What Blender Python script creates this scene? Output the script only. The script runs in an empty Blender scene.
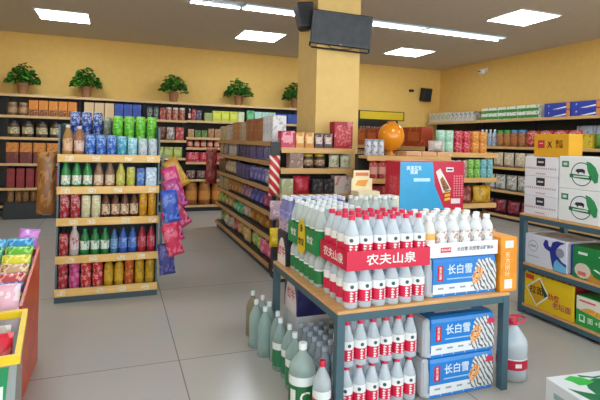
import bpy, math, random
from mathutils import Vector, Matrix
R = random.Random(7)
PI = math.pi
S = bpy.context.scene
COL = S.collection

# ------------------------------------------------------------------ camera, world, light, exposure
cd = bpy.data.cameras.new('camera'); cam = bpy.data.objects.new('camera', cd); COL.objects.link(cam)
S.camera = cam
F_PX, YAW, VP, ROLL = 478.0, 0.36376, 141.5, 0.025
cd.sensor_width = 36.0; cd.sensor_fit = 'HORIZONTAL'
cd.lens = 36.0 * F_PX / 600
cd.shift_y = -(200 - VP) / 600.0
cam.location = (0, 0, 1.5)
cam.rotation_euler = (Matrix.Rotation(-YAW, 3, 'Z') @ Matrix.Rotation(PI / 2, 3, 'X') @ Matrix.Rotation(ROLL, 3, 'Z')).to_euler()
cd.clip_start = 0.05; cd.clip_end = 100

w = bpy.data.worlds.new('daylight'); S.world = w; w.use_nodes = True
bg = w.node_tree.nodes['Background']
bg.inputs[0].default_value = (0.86, 0.94, 1.0, 1); bg.inputs[1].default_value = 2.3
PANEL_E = 13.0
S.view_settings.view_transform = 'Standard'; S.view_settings.look = 'None'
S.view_settings.gamma = 1.0; S.view_settings.use_curve_mapping = False
S.view_settings.exposure = 0.7
S.cycles.transparent_max_bounces = 24

# ------------------------------------------------------------------ materials
def lin(h):
    if not isinstance(h, str): return (*h[:3], 1)
    o = []
    for i in (0, 2, 4):
        c = int(h[i:i + 2], 16) / 255
        o.append(c / 12.92 if c <= .04045 else ((c + .055) / 1.055) ** 2.4)
    return (*o, 1)
MC = {}
def nodes(name):
    m = bpy.data.materials.new(name); m.use_nodes = True
    nt = m.node_tree
    return m, nt, nt.nodes['Principled BSDF']
def link(nt, a, b): nt.links.new(a, b)
def plain(h, rough=.5, metal=0, spec=.5, vary=.05):
    k = ('p', h, rough, metal, spec, vary)
    if k in MC: return MC[k]
    m, nt, p = nodes('paint_' + str(h))
    p.inputs['Roughness'].default_value = rough; p.inputs['Metallic'].default_value = metal
    p.inputs['Specular IOR Level'].default_value = spec
    tc = nt.nodes.new('ShaderNodeTexCoord'); n = nt.nodes.new('ShaderNodeTexNoise'); n.inputs['Scale'].default_value = 9
    link(nt, tc.outputs['Object'], n.inputs['Vector'])
    r = nt.nodes.new('ShaderNodeValToRGB'); c = lin(h)
    r.color_ramp.elements[0].color = (*[x * (1 - vary) for x in c[:3]], 1); r.color_ramp.elements[1].color = (*[min(1, x * (1 + vary)) for x in c[:3]], 1)
    r.color_ramp.elements[0].position = .3; r.color_ramp.elements[1].position = .7
    link(nt, n.outputs['Fac'], r.inputs[0]); link(nt, r.outputs[0], p.inputs['Base Color'])
    MC[k] = m; return m
def printed(h, h2, h3=None, scale=14, rough=.35, cover=.5):
    """printed packaging: a base colour broken by patches of two other inks"""
    h3 = h3 or h2
    mixh = lambda a, b, t: '%02x%02x%02x' % tuple(int(int(a[i:i + 2], 16) * (1 - t) + int(b[i:i + 2], 16) * t) for i in (0, 2, 4))
    h2, h3 = mixh(h, h2, .7), mixh(h, h3, .7)
    k = ('i', h, h2, h3, scale, rough, cover)
    if k in MC: return MC[k]
    m, nt, p = nodes('print_%s_%s' % (h, h2))
    p.inputs['Roughness'].default_value = rough
    tc = nt.nodes.new('ShaderNodeTexCoord'); n = nt.nodes.new('ShaderNodeTexNoise')
    n.inputs['Scale'].default_value = scale; n.inputs['Detail'].default_value = 3
    link(nt, tc.outputs['Object'], n.inputs['Vector'])
    r = nt.nodes.new('ShaderNodeValToRGB'); r.color_ramp.interpolation = 'CONSTANT'
    e = r.color_ramp.elements
    e[0].color = lin(h); e[0].position = 0
    e[1].color = lin(h2); e[1].position = cover
    x = e.new(cover + .09); x.color = lin(h3)
    x = e.new(cover + .13); x.color = lin(h)
    link(nt, n.outputs['Fac'], r.inputs[0]); link(nt, r.outputs[0], p.inputs['Base Color'])
    MC[k] = m; return m
def wood(h, h2, sx=(2, 30, 30), rough=.45):
    k = ('w', h, h2, sx)
    if k in MC: return MC[k]
    m, nt, p = nodes('wood_' + h); p.inputs['Roughness'].default_value = rough
    tc = nt.nodes.new('ShaderNodeTexCoord'); mp = nt.nodes.new('ShaderNodeMapping'); mp.inputs['Scale'].default_value = sx
    n = nt.nodes.new('ShaderNodeTexNoise'); n.inputs['Scale'].default_value = 1.5; n.inputs['Detail'].default_value = 4
    link(nt, tc.outputs['Object'], mp.inputs[0]); link(nt, mp.outputs[0], n.inputs['Vector'])
    r = nt.nodes.new('ShaderNodeValToRGB'); r.color_ramp.elements[0].color = lin(h); r.color_ramp.elements[1].color = lin(h2)
    r.color_ramp.elements[0].position = .3; r.color_ramp.elements[1].position = .7
    link(nt, n.outputs['Fac'], r.inputs[0]); link(nt, r.outputs[0], p.inputs['Base Color'])
    MC[k] = m; return m
def clear(h, thru=.5, rough=.07):
    k = ('c', h, thru, rough)
    if k in MC: return MC[k]
    m, nt, p = nodes('clear_plastic_' + h)
    p.inputs['Base Color'].default_value = lin(h); p.inputs['Roughness'].default_value = rough
    t = nt.nodes.new('ShaderNodeBsdfTransparent'); t.inputs[0].default_value = (*[.55 + .45 * q for q in lin(h)[:3]], 1)
    mx = nt.nodes.new('ShaderNodeMixShader'); fr = nt.nodes.new('ShaderNodeLayerWeight'); fr.inputs[0].default_value = .35
    mr = nt.nodes.new('ShaderNodeMapRange'); mr.inputs['To Min'].default_value = 1 - thru; mr.inputs['To Max'].default_value = min(1, 1.25 - thru)
    link(nt, fr.outputs['Facing'], mr.inputs['Value']); link(nt, mr.outputs[0], mx.inputs[0])
    link(nt, t.outputs[0], mx.inputs[1]); link(nt, p.outputs[0], mx.inputs[2])
    link(nt, mx.outputs[0], nt.nodes['Material Output'].inputs[0])
    MC[k] = m; return m
def glow(h, e):
    m, nt, p = nodes('lamp_and_housing_glow'); p.inputs['Base Color'].default_value = (.9, .9, .9, 1)
    p.inputs['Emission Color'].default_value = lin(h); p.inputs['Emission Strength'].default_value = e
    return m
def striped(h, h2, sc, axis=(1, 0, 1), dist=0, rough=.4, thr=.5):
    m, nt, p = nodes('striped_' + h); p.inputs['Roughness'].default_value = rough
    tc = nt.nodes.new('ShaderNodeTexCoord'); mp = nt.nodes.new('ShaderNodeMapping'); mp.inputs['Scale'].default_value = axis
    wv = nt.nodes.new('ShaderNodeTexWave'); wv.bands_direction = 'DIAGONAL'; wv.inputs['Scale'].default_value = sc; wv.inputs['Distortion'].default_value = dist
    link(nt, tc.outputs['Object'], mp.inputs[0]); link(nt, mp.outputs[0], wv.inputs['Vector'])
    r = nt.nodes.new('ShaderNodeValToRGB'); r.color_ramp.interpolation = 'CONSTANT'
    r.color_ramp.elements[0].color = lin(h); r.color_ramp.elements[1].color = lin(h2); r.color_ramp.elements[1].position = thr
    link(nt, wv.outputs['Fac'], r.inputs[0]); link(nt, r.outputs[0], p.inputs['Base Color'])
    return m
def floor_mat():
    m, nt, p = nodes('polished_floor_tile')
    g = nt.nodes.new('ShaderNodeNewGeometry'); mp = nt.nodes.new('ShaderNodeMapping'); mp.inputs['Location'].default_value = (1.18, -.1, 0)
    b = nt.nodes.new('ShaderNodeTexBrick'); b.offset = 0; b.squash = 1
    b.inputs['Scale'].default_value = 1; b.inputs['Brick Width'].default_value = 1.6; b.inputs['Row Height'].default_value = 1.6
    b.inputs['Mortar Size'].default_value = .004; b.inputs['Mortar Smooth'].default_value = .2
    b.inputs['Color1'].default_value = lin('b4b2ac'); b.inputs['Color2'].default_value = lin('b1afa9'); b.inputs['Mortar'].default_value = lin('7d7a74')
    n = nt.nodes.new('ShaderNodeTexNoise'); n.inputs['Scale'].default_value = 1.3; n.inputs['Detail'].default_value = 5
    mx = nt.nodes.new('ShaderNodeMixRGB'); mx.blend_type = 'MULTIPLY'; mx.inputs[0].default_value = .12
    link(nt, g.outputs['Position'], mp.inputs[0]); link(nt, mp.outputs[0], b.inputs['Vector']); link(nt, g.outputs['Position'], n.inputs['Vector'])
    link(nt, b.outputs[0], mx.inputs[1]); link(nt, n.outputs['Color'], mx.inputs[2]); link(nt, mx.outputs[0], p.inputs['Base Color'])
    p.inputs['Roughness'].default_value = .22; p.inputs['Specular IOR Level'].default_value = .4
    return m

# ------------------------------------------------------------------ mesh building
class MB:
    def __init__(s): s.v = []; s.f = []; s.mi = []; s.sm = []
    def add(s, v, f, m=0, smooth=False):
        o = len(s.v); s.v += [tuple(x) for x in v]
        for q in f: s.f.append(tuple(i + o for i in q)); s.mi.append(m); s.sm.append(smooth)
        return s
    def box(s, x0, x1, y0, y1, z0, z1, m=0):
        v = [(x0, y0, z0), (x1, y0, z0), (x1, y1, z0), (x0, y1, z0), (x0, y0, z1), (x1, y0, z1), (x1, y1, z1), (x0, y1, z1)]
        return s.add(v, [(0, 3, 2, 1), (4, 5, 6, 7), (0, 1, 5, 4), (1, 2, 6, 5), (2, 3, 7, 6), (3, 0, 4, 7)], m)
    def cbox(s, x0, x1, y0, y1, z0, z1, c=.004, m=0):
        """box with all edges chamfered"""
        v = []; idx = {}
        X, Y, Z = (x0, x1), (y0, y1), (z0, z1)
        for i in (0, 1):
            for j in (0, 1):
                for k in (0, 1):
                    sx, sy, sz = (c if i == 0 else -c), (c if j == 0 else -c), (c if k == 0 else -c)
                    for a, p in (('x', (X[i], Y[j] + sy, Z[k] + sz)), ('y', (X[i] + sx, Y[j], Z[k] + sz)), ('z', (X[i] + sx, Y[j] + sy, Z[k]))):
                        idx[i, j, k, a] = len(v); v.append(p)
        f = []
        I = lambda i, j, k, a: idx[i, j, k, a]
        f += [(I(0,0,0,'x'), I(0,0,1,'x'), I(0,1,1,'x'), I(0,1,0,'x')), (I(1,0,0,'x'), I(1,1,0,'x'), I(1,1,1,'x'), I(1,0,1,'x'))]
        f += [(I(0,0,0,'y'), I(1,0,0,'y'), I(1,0,1,'y'), I(0,0,1,'y')), (I(0,1,0,'y'), I(0,1,1,'y'), I(1,1,1,'y'), I(1,1,0,'y'))]
        f += [(I(0,0,0,'z'), I(0,1,0,'z'), I(1,1,0,'z'), I(1,0,0,'z')), (I(0,0,1,'z'), I(1,0,1,'z'), I(1,1,1,'z'), I(0,1,1,'z'))]
        for a in (0, 1):
            for b in (0, 1):
                f.append((I(0,a,b,'y'), I(0,a,b,'z'), I(1,a,b,'z'), I(1,a,b,'y')))
                f.append((I(a,0,b,'x'), I(a,0,b,'z'), I(a,1,b,'z'), I(a,1,b,'x')))
                f.append((I(a,b,0,'x'), I(a,b,0,'y'), I(a,b,1,'y'), I(a,b,1,'x')))
        for i in (0, 1):
            for j in (0, 1):
                for k in (0, 1): f.append((I(i,j,k,'x'), I(i,j,k,'y'), I(i,j,k,'z')))
        return s.add(v, f, m)
    def lathe(s, prof, n=16, c=(0, 0, 0), m=0, cap=True, smooth=True):
        v = []; f = []
        for r, z in prof:
            for i in range(n):
                a = 2 * PI * i / n; v.append((c[0] + r * math.sin(a), c[1] - r * math.cos(a), c[2] + z))
        for k in range(len(prof) - 1):
            for i in range(n):
                j = (i + 1) % n; f.append((k * n + i, k * n + j, (k + 1) * n + j, (k + 1) * n + i))
        s.add(v, f, m, smooth)
        if cap:
            s.add(v[:n], [tuple(range(n - 1, -1, -1))], m); s.add(v[-n:], [tuple(range(n))], m)
        return s
    def tube(s, pts, r, n=8, m=0):
        pts = [Vector(p) for p in pts]; v = []; f = []
        for k, p in enumerate(pts):
            d = (pts[min(k + 1, len(pts) - 1)] - pts[max(k - 1, 0)]).normalized()
            a = d.orthogonal().normalized(); b = d.cross(a)
            for i in range(n):
                t = 2 * PI * i / n; v.append(p + a * r * math.cos(t) + b * r * math.sin(t))
        for k in range(len(pts) - 1):
            for i in range(n):
                j = (i + 1) % n; f.append((k * n + i, k * n + j, (k + 1) * n + j, (k + 1) * n + i))
        f.append(tuple(range(n - 1, -1, -1))); f.append(tuple(range((len(pts) - 1) * n, len(pts) * n)))
        return s.add(v, f, m, True)
    def prism(s, poly, fr, t=.001, m=0):
        """flat polygon (a, b) placed by frame fr(a, b, depth) with real thickness t"""
        n = len(poly)
        v = [fr(a, b, 0) for a, b in poly] + [fr(a, b, t) for a, b in poly]
        f = [tuple(range(n, 2 * n)), tuple(range(n - 1, -1, -1))] + [(i, (i + 1) % n, (i + 1) % n + n, i + n) for i in range(n)]
        return s.add(v, f, m)
def front(y=0): return lambda a, b, d: (a, y - d, b)
def top(z): return lambda a, b, d: (a, b, z + d)
def side(x): return lambda a, b, d: (x - d, -a, b)        # on the -X face, a runs towards -Y
def circ(cx, cy, r, n=20, ry=None, a0=0, a1=2 * PI):
    ry = ry or r
    full = abs(a1 - a0 - 2 * PI) < 1e-6
    return [(cx + r * math.cos(a0 + (a1 - a0) * i / (n if full else n - 1)), cy + ry * math.sin(a0 + (a1 - a0) * i / (n if full else n - 1))) for i in range(n)]
def rect(a0, a1, b0, b1): return [(a0, b0), (a1, b0), (a1, b1), (a0, b1)]
def obj(name, mb, mats, parent=None, loc=None, rz=0):
    me = bpy.data.meshes.new(name); me.from_pydata(mb.v, [], mb.f)
    if not isinstance(mats, (list, tuple)): mats = [mats]
    for m in mats: me.materials.append(m)
    me.polygons.foreach_set('material_index', mb.mi); me.polygons.foreach_set('use_smooth', mb.sm)
    me.update()
    o = bpy.data.objects.new(name, me); COL.objects.link(o)
    if parent: o.parent = parent
    if loc: o.location = loc
    if rz: o.rotation_euler = (0, 0, rz)
    return o
def empty(name, loc=(0, 0, 0), rz=0):
    o = bpy.data.objects.new(name, None); COL.objects.link(o); o.empty_display_size = .05
    o.location = loc; o.rotation_euler = (0, 0, rz); return o
def tag(o, label, cat, group=None):
    o['label'] = label; o['category'] = cat
    if group: o['group'] = group
    return o
def struct(name, mb, mats):
    o = obj(name, mb, mats); o['kind'] = 'structure'; return o
def panel(parent, name, poly, mat, fr, t=.0012, label=None):
    o = obj(name, MB().prism(poly, fr, t), mat, parent)
    if label: o['label'] = label
    return o
def text(parent, body, size, a, b, mat, fr, depth=.0012, name='lettering', align='CENTER', sx=1.0, space=1.0):
    c = bpy.data.curves.new('lettering', 'FONT'); c.body = body; c.size = size; c.align_x = align; c.align_y = 'CENTER'
    c.extrude = .0004; c.space_line = space; c.resolution_u = 2; c.offset = size * .012
    t = bpy.data.objects.new('lettering', c); me = bpy.data.meshes.new_from_object(t)
    bpy.data.objects.remove(t); bpy.data.curves.remove(c)
    for v in me.vertices: v.co = Vector(fr(a + v.co.x * sx, b + v.co.y, depth + .0006 + v.co.z))
    me.materials.clear(); me.materials.append(mat)
    o = bpy.data.objects.new(name, me); COL.objects.link(o); o.parent = parent; return o
def dup(root, parent=None):
    c = root.copy(); COL.objects.link(c); c.parent = parent
    for ch in root.children: dup(ch, c)
    return c
ORD = 'first second third fourth fifth sixth seventh eighth ninth tenth eleventh twelfth thirteenth fourteenth fifteenth sixteenth seventeenth eighteenth nineteenth twentieth'.split()
class Kind:
    """one built thing that is placed first itself, then as copies with copies of its parts"""
    def __init__(s, root, w, h, d, cat): s.root = root; s.w = w; s.h = h; s.d = d; s.cat = cat; s.used = False
    def put(s, loc, rz=0, label=None, group=None, tilt=(0, 0), sc=None):
        o = dup(s.root) if s.used else s.root
        s.used = True
        o.location = loc; o.rotation_euler = (tilt[0], tilt[1], rz)
        if sc: o.scale = sc
        if label: tag(o, label, s.cat, group)
        return o
KC = {}
def kind(fn):
    def g(*a, **k):
        key = (fn.__name__, a, tuple(sorted(k.items())))
        if key not in KC: KC[key] = fn(*a, **k)
        return KC[key]
    return g
SILVER = lambda: plain('c3c5c8', .25, 1)
WHITE = lambda: plain('eeeeec', .4)

@kind
def can(r, h, c1, c2, c3=None, lid='c3c5c8', name='drink_can', cat='can', n=16):
    b = obj(name, MB().lathe([(r * .86, 0), (r, .006), (r, h - .012), (r * .9, h - .002)], n), printed(c1, c2, c3, 22))
    obj('lid', MB().lathe([(r * .91, h - .003), (r * .91, h), (r * .8, h), (r * .78, h - .0015)], n), plain(lid, .3, .9 if lid == 'c3c5c8' else 0), b)
    return Kind(b, 2 * r, h, 2 * r, cat)
@kind
def bottle(r, h, body, cap, bands, thru=.0, name='bottle', cat='bottle', shoulder=.62, neck=.38, n=16, capr=None, dots=False):
    """bands: ((z0, z1, ink, ink2) ...) as fractions of height"""
    nr = r * neck; sh = h * shoulder
    prof = [(r * .85, 0), (r, h * .02), (r, h * .2), (r * .98, h * .22), (r, h * .24), (r, sh), (r * .93, sh + h * .06), (r * .72, sh + h * .14), (nr * 1.1, h * .88), (nr, h * .91), (nr, h * .93)]
    m = clear(body, thru) if thru > 0 else plain(body, .12)
    b = obj(name, MB().lathe(prof, n), m)
    cr = capr or nr * 1.15
    obj('cap', MB().lathe([(cr, h * .905), (cr, h * .992), (cr * .9, h)], n), plain(cap, .4), b)
    if bands:
        lb = MB(); mats = []
        for z0, z1, c1, c2 in bands:
            mats.append(printed(c1, c2, None, 40 if c2 != c1 else 5, cover=.52) if c1 != c2 else plain(c1, .4))
            lb.lathe([(r * 1.012, h * z0), (r * 1.012, h * z1)], n, m=len(mats) - 1, cap=False)
        lo = obj('label', lb, mats, b)
        if dots:   # round emblem on the white band, white writing strokes on the red band
            (z0, z1), (y0, y1) = (bands[1][0] * h, bands[1][1] * h), (bands[0][0] * h, bands[0][1] * h)
            fr = lambda a, z, d: ((r * 1.02 + d) * math.sin(a / r), -(r * 1.02 + d) * math.cos(a / r), z)
            obj('emblem', MB().prism(circ(-.3 * r, (z0 + z1) / 2, r * .26, 10), fr, .0006), plain('31595c', .5), lo)
            q = MB()
            for k in range(2):
                for j in range(4):
                    a0 = -.55 * r + k * .75 * r; hh = (y1 - y0) / 4.6
                    zb = y0 + (y1 - y0) * .07 + j * (y1 - y0) / 4.4
                    q.prism(rect(a0, a0 + .42 * r * (.8 + .2 * (j % 2)), zb, zb + hh * .55), fr, .0006)
                    q.prism(rect(a0 + .12 * r, a0 + .2 * r, zb, zb + hh * .9), fr, .0006)
            obj('lettering', q, WHITE(), lo)
    return Kind(b, 2 * r, h, 2 * r, cat)
@kind
def jar(r, h, c1, c2, lidc, labc=None, name='jar', cat='jar', thru=0, n=14):
    m = clear(c1, thru) if thru else printed(c1, c2, None, 20)
    b = obj(name, MB().lathe([(r * .9, 0), (r, .01), (r, h * .78), (r * .85, h * .84), (r * .8, h * .86)], n), m)
    obj('lid', MB().lathe([(r * .88, h * .85), (r * .88, h * .98), (r * .8, h)], n), plain(lidc, .4), b)
    if labc: obj('label', MB().lathe([(r * 1.015, h * .22), (r * 1.015, h * .62)], n, cap=False), printed(labc, c2, None, 26), b)
    return Kind(b, 2 * r, h, 2 * r, cat)
@kind
def carton(w, h, d, c1, c2, c3=None, lab=None, name='carton', cat='box', lp=(.15, .85, .3, .75), sc=12):
    b = obj(name, MB().cbox(-w / 2, w / 2, 0, d, 0, h, min(.004, w * .04)), printed(c1, c2, c3, sc, .4, .56))
    if lab:
        panel(b, 'front_label', rect(-w / 2 + w * lp[0], -w / 2 + w * lp[1], h * lp[2], h * lp[3]), printed(lab, c2, c1, 30, .4, .55), front(), .0015)
    return Kind(b, w, h, d, cat)
@kind
def packet(w, h, t, c1, c2, c3=None, seed=0, name='snack_packet', cat='packet', sc=11, lie=False, thru=0):
    """pillow bag standing on its bottom seam"""
    r = random.Random(seed); nu, nv = 7, 9; v = []; f = []
    for sgn in (-1, 1):
        for j in range(nv):
            q = j / (nv - 1)
            for i in range(nu):
                p = i / (nu - 1); e = (1 - abs(2 * p - 1) ** 2.5) * (1 - abs(2 * q - 1) ** 4)
                bulge = t / 2 * e * (1.15 - .3 * q) + (r.uniform(-.1, .1) * t * e)
                x = (p - .5) * w * (1 - .06 * (1 - abs(2 * q - 1) ** 2))
                v.append((x, t / 2 + sgn * max(bulge, .0008), q * h + r.uniform(-.01, .01) * h * e))
    o = nu * nv
    for k in (0, o):
        for j in range(nv - 1):
            for i in range(nu - 1):
                a = k + j * nu + i; q = (a, a + 1, a + nu + 1, a + nu); f.append(q if k == 0 else q[::-1])
    for j in range(nv - 1):
        for i in (0, nu - 1):
            a = j * nu + i; q = (a, a + nu, a + nu + o, a + o); f.append(q if i == 0 else q[::-1])
    for i in range(nu - 1):
        for j in (0, nv - 1):
            a = j * nu + i; q = (a, a + o, a + 1 + o, a + 1); f.append(q if j == 0 else q[::-1])
    m = clear(c1, thru) if thru else printed(c1, c2, c3, sc, .3)
    b = obj(name, MB().add(v, f, 0, True), m)
    return Kind(b, w, h, t, cat)

# ------------------------------------------------------------------ fixtures
class Fix:
    W = 9
    def __init__(s, o, x, y, rz): s.o = o; s.x = x; s.y = y; s.rz = rz
    def at(s, lx, ly, z):
        c, n = math.cos(s.rz), math.sin(s.rz)
        return (s.x + c * lx - n * ly, s.y + n * lx + c * ly, z)
STEEL = lambda: plain('2b2d30', .5)
PINE = lambda: wood('c99a5c', 'dfb678')
def shelving(name, label, x, y, rz, W, D, levels, H, rail, railh, edge=None, posts=(), deck=None, cat='shelf unit', steel='2b2d30', tags=0, backx=(0, 1), kick=.12, base=True, depths=None):
    """front at local y=0; levels are the shelf tops"""
    root = tag(empty(name, (x, y, 0), rz), label, cat)
    st = plain(steel, .5)
    obj('back_panel', MB().box(W * backx[0] + .02, W * backx[1] - .02, D - .02, D, .1, H), plain('34332f' if steel == '2b2d30' else '4a5357', .6), root)
    for px in (0, W) + tuple(posts):
        a = min(max(px - .02, 0), W - .04)
        obj('upright', MB().box(a, a + .04, D - .09, D - .02, 0, H), st, root)
    if base: obj('base', MB().box(0, W, .03, D - .1, 0, kick), st, root)
    for k, z in enumerate(levels):
        y0 = 0 if not depths else depths[k]
        sh = obj('shelf', MB().box(.005, W - .005, y0 + .012, D - .025, z - .03, z - .0005), deck or st, root)
        obj('price_rail', MB().cbox(0, W, y0, y0 + .012, z - railh, z + .004, .002), rail, sh)
        for t in range(tags):
            cx = W * (t + .5 + R.uniform(-.25, .25)) / tags
            obj('price_tag', MB().box(cx - .035, cx + .035, y0 - .002, y0 - .0002, z - railh + .012, z - .012), printed('eadfc0', 'd8b47c', None, 60), sh)
    fx = Fix(root, x, y, rz); fx.W = W; return fx
def row(fx, z, items, place, x0, gap=.008, ly=.03, jit=.0, tilt=0, step=None):
    """items: (kind, count, description[, stack]) from the left; every one labelled by its place in its run"""
    x = x0
    tot = sum(it if isinstance(it, float) else it[1] * ((step or it[0].w) + (0 if step else gap)) for it in items)
    q = min(1, (fx.W - x0 - .015) / tot)
    if q < .999: print('FIT', round(q, 2), place)
    for it in items:
        if it is None: x += .08; continue
        if isinstance(it, (int, float)): x += it * q; continue
        k, n, desc = it[:3]; st = it[3] if len(it) > 3 else 1
        for i in range(n):
            cx = x + k.w * q / 2
            rnd = k.root.name.split('.')[0] in ROUND
            for s in range(st):
                lab = desc if n == 1 else '%s, %s from left' % (desc, ORD[i])
                if st > 1: lab = ('upper ' if s else 'lower ') + lab
                yy = ly + (k.d / 2 if rnd else 0) + R.uniform(0, jit)
                k.put(fx.at(cx, yy, z + s * (k.h + .0008)), fx.rz + (R.uniform(-.06, .06) if jit else 0), lab + ' on ' + place.replace('the ', '', 1), desc + ' row on ' + place if n > 1 else None, tilt=(0, 0), sc=(q, q, 1) if q < .999 else None)
            x += (step or (k.w + gap)) * q
    return x
ROUND = {'drink_can', 'bottle', 'jar', 'tea_tin', 'sauce_bottle', 'biscuit_tin'}

# ------------------------------------------------------------------ setting
wallm = plain('eec470', .75, 0, .2, .03)
ceilm = plain('cfc2b0', .8, 0, .2, .03)
XL, XR, YB, ZC = -4.0, 7.88, 10.45, 3.45
struct('floor', MB().box(XL, XR, -3, YB, -.1, 0), floor_mat())
struct('ceiling', MB().box(XL, XR, -3, YB, ZC, ZC + .1), ceilm)
struct('wall_back', MB().box(XL - .1, XR + .1, YB, YB + .1, 0, ZC), wallm)
struct('wall_right', MB().box(XR, XR + .1, -3, YB, 0, ZC), wallm)
struct('wall_left', MB().box(XL - .1, XL, -3, YB, 0, ZC), wallm)
struct('pillar', MB().box(2.15, 2.71, 5.16, 5.78, 0, ZC), plain('eac982', .7, 0, .2, .03))

# ceiling lamps
dif = glow('e9f4ff', PANEL_E)
def lamp(x, y, sx, sy, label):
    t = tag(empty('ceiling_light', (x, y, ZC)), label, 'ceiling light')
    f = MB()
    for a in ((-sx, sx, -sy, -sy + .02), (-sx, sx, sy - .02, sy), (-sx, -sx + .02, -sy + .02, sy - .02), (sx - .02, sx, -sy + .02, sy - .02)): f.box(*a, -.014, -.001)
    obj('frame', f, WHITE(), t)
    obj('diffuser', MB().box(-sx + .02, sx - .02, -sy + .02, sy - .02, -.010, -.002), dif, t)
lamp(-.87, 8.67, .39, .36, 'square white ceiling lamp panel above the back shelf plants')
lamp(2.43, 8.62, .4, .39, 'square white ceiling lamp panel beside the pillar, back of shop')
lamp(5.71, 8.65, .42, .36, 'square white ceiling lamp panel beyond the pillar near the wall speaker')
lamp(5.65, 5.55, .39, .36, 'square white ceiling lamp panel above the far side of the shop')
lamp(2.4, 2.4, .4, .38, 'square white ceiling lamp panel above the bottled water table')
lamp(-.87, 5.0, .4, .38, 'square white ceiling lamp panel above the drinks stand')
lamp(-.87, 1.0, .4, .38, 'square white ceiling lamp panel at the shop entrance')
lamp(5.65, 2.2, .4, .38, 'square white ceiling lamp panel above the carton rack')
dim = glow('bfe2f4', 1.0)  # pale tube reflection on the strip housing, put in as weak emission
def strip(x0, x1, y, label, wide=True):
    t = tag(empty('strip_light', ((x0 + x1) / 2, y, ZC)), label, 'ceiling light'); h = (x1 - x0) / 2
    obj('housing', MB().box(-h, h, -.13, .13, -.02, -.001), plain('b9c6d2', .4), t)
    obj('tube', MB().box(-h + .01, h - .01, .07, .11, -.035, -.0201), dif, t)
    if wide: obj('reflected_glow', MB().box(-h + .01, h - .01, -.11, -.02, -.023, -.0201), dim, t)
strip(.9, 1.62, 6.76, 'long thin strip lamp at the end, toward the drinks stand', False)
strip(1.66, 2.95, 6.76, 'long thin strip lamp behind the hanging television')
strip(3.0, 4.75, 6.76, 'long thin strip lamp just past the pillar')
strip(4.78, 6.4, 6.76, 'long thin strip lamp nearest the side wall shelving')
t = tag(empty('security_camera', (7.88, 8.75, 3.2)), 'small white security camera high on the side wall corner', 'camera')
obj('mount', MB().box(-.02, .0, -.03, .03, .0, .1).box(-.1, -.02, -.012, .012, .05, .075), WHITE(), t)
obj('housing', MB().cbox(-.2, -.08, -.05, .05, -.05, .05, .012), WHITE(), t)
obj('lens', MB().lathe([(.03, 0), (.03, .02)], 14, (-.22, 0, -.01)), plain('17181a', .2), t)

# television and loudspeakers
tv = tag(empty('hanging_tv', (2.41, 5.04, 2.815), math.radians(0)), 'black flat television hung on the front of the yellow pillar', 'television')
tv.scale = (1, 1, .9); tv.rotation_euler = (math.radians(8), math.radians(3.0), math.radians(-9))
obj('bezel', MB().cbox(-.365, .365, 0, .05, -.215, .215, .012), plain('15161a', .3), tv)
obj('screen', MB().box(-.345, .345, -.004, .001, -.18, .195), plain('23262a', .3, 0, .35, .45), tv)
obj('badge', MB().box(-.012, .012, -.006, -.0041, -.2, -.192), plain('b9bcc0', .4), tv)
b = MB(); b.tube([(-.36, .03, -.2), (-.36, .02, -.25), (-.34, .02, -.262), (.34, .02, -.262), (.36, .02, -.25), (.36, .03, -.2)], .012)
obj('bracket', b, plain('1b1c1f', .5), tv)
obj('cable', MB().tube([(-.15, .04, -.2), (-.1, .04, -.245), (.0, .04, -.25), (.12, .04, -.24), (.16, .04, -.215)], .005), plain('1b1c1f', .5), tv)
obj('wall_mount', MB().box(-.08, .08, .05, .12, -.1, .1), plain('1b1c1f', .5), tv)
sp = tag(empty('loudspeaker', (2.03, 5.3, 2.965), math.radians(-8)), 'black tapered loudspeaker on the pillar beside the television', 'speaker')
sp.scale = (.85, .85, .88); sp.rotation_euler = (0, math.radians(-8), math.radians(-8))
v = []
for z, wx, dy in ((-.17, .055, .1), (-.13, .09, .13), (.16, .115, .16), (.18, .1, .15)):
    v += [(-wx, -dy, z), (wx, -dy, z), (wx, dy * .6, z), (-wx, dy * .6, z)]
f = [(3, 2, 1, 0), (12, 13, 14, 15)] + [(k * 4 + i, k * 4 + (i + 1) % 4, k * 4 + 4 + (i + 1) % 4, k * 4 + 4 + i) for k in range(3) for i in range(4)]
obj('cabinet', MB().add(v, f), plain('1a1a1c', .5), sp)
obj('grille', MB().add([(-.07, -.137, -.11), (.07, -.137, -.11), (.09, -.163, .14), (-.09, -.163, .14)], [(0, 1, 2, 3)]), plain('26272a', .8), sp)
obj('bracket', MB().box(.06, .16, -.02, .02, -.02, .02), plain('2a2a2c', .5), sp)
ws = tag(empty('wall_speaker', (7.33, YB, 2.8)), 'small black loudspeaker fixed high on the back wall', 'speaker')
ws.rotation_euler = (math.radians(10), 0, math.radians(8))
obj('cabinet', MB().cbox(-.13, .13, -.22, -.05, -.17, .17, .012), plain('17181a', .5), ws)
obj('grille', MB().box(-.11, .11, -.224, -.2201, -.14, .15), plain('222326', .8), ws)
obj('bracket', MB().box(-.03, .03, -.05, .03, -.03, .03), plain('2a2a2c', .5), ws)
tag(obj('wall_sensor', MB().cbox(-.06, .06, -.06, 0, -.03, .03, .008), plain('1c1d1f', .5), None, (6.98, YB, 2.87)), 'tiny black sensor on the back wall beside the speaker', 'sensor')

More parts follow.
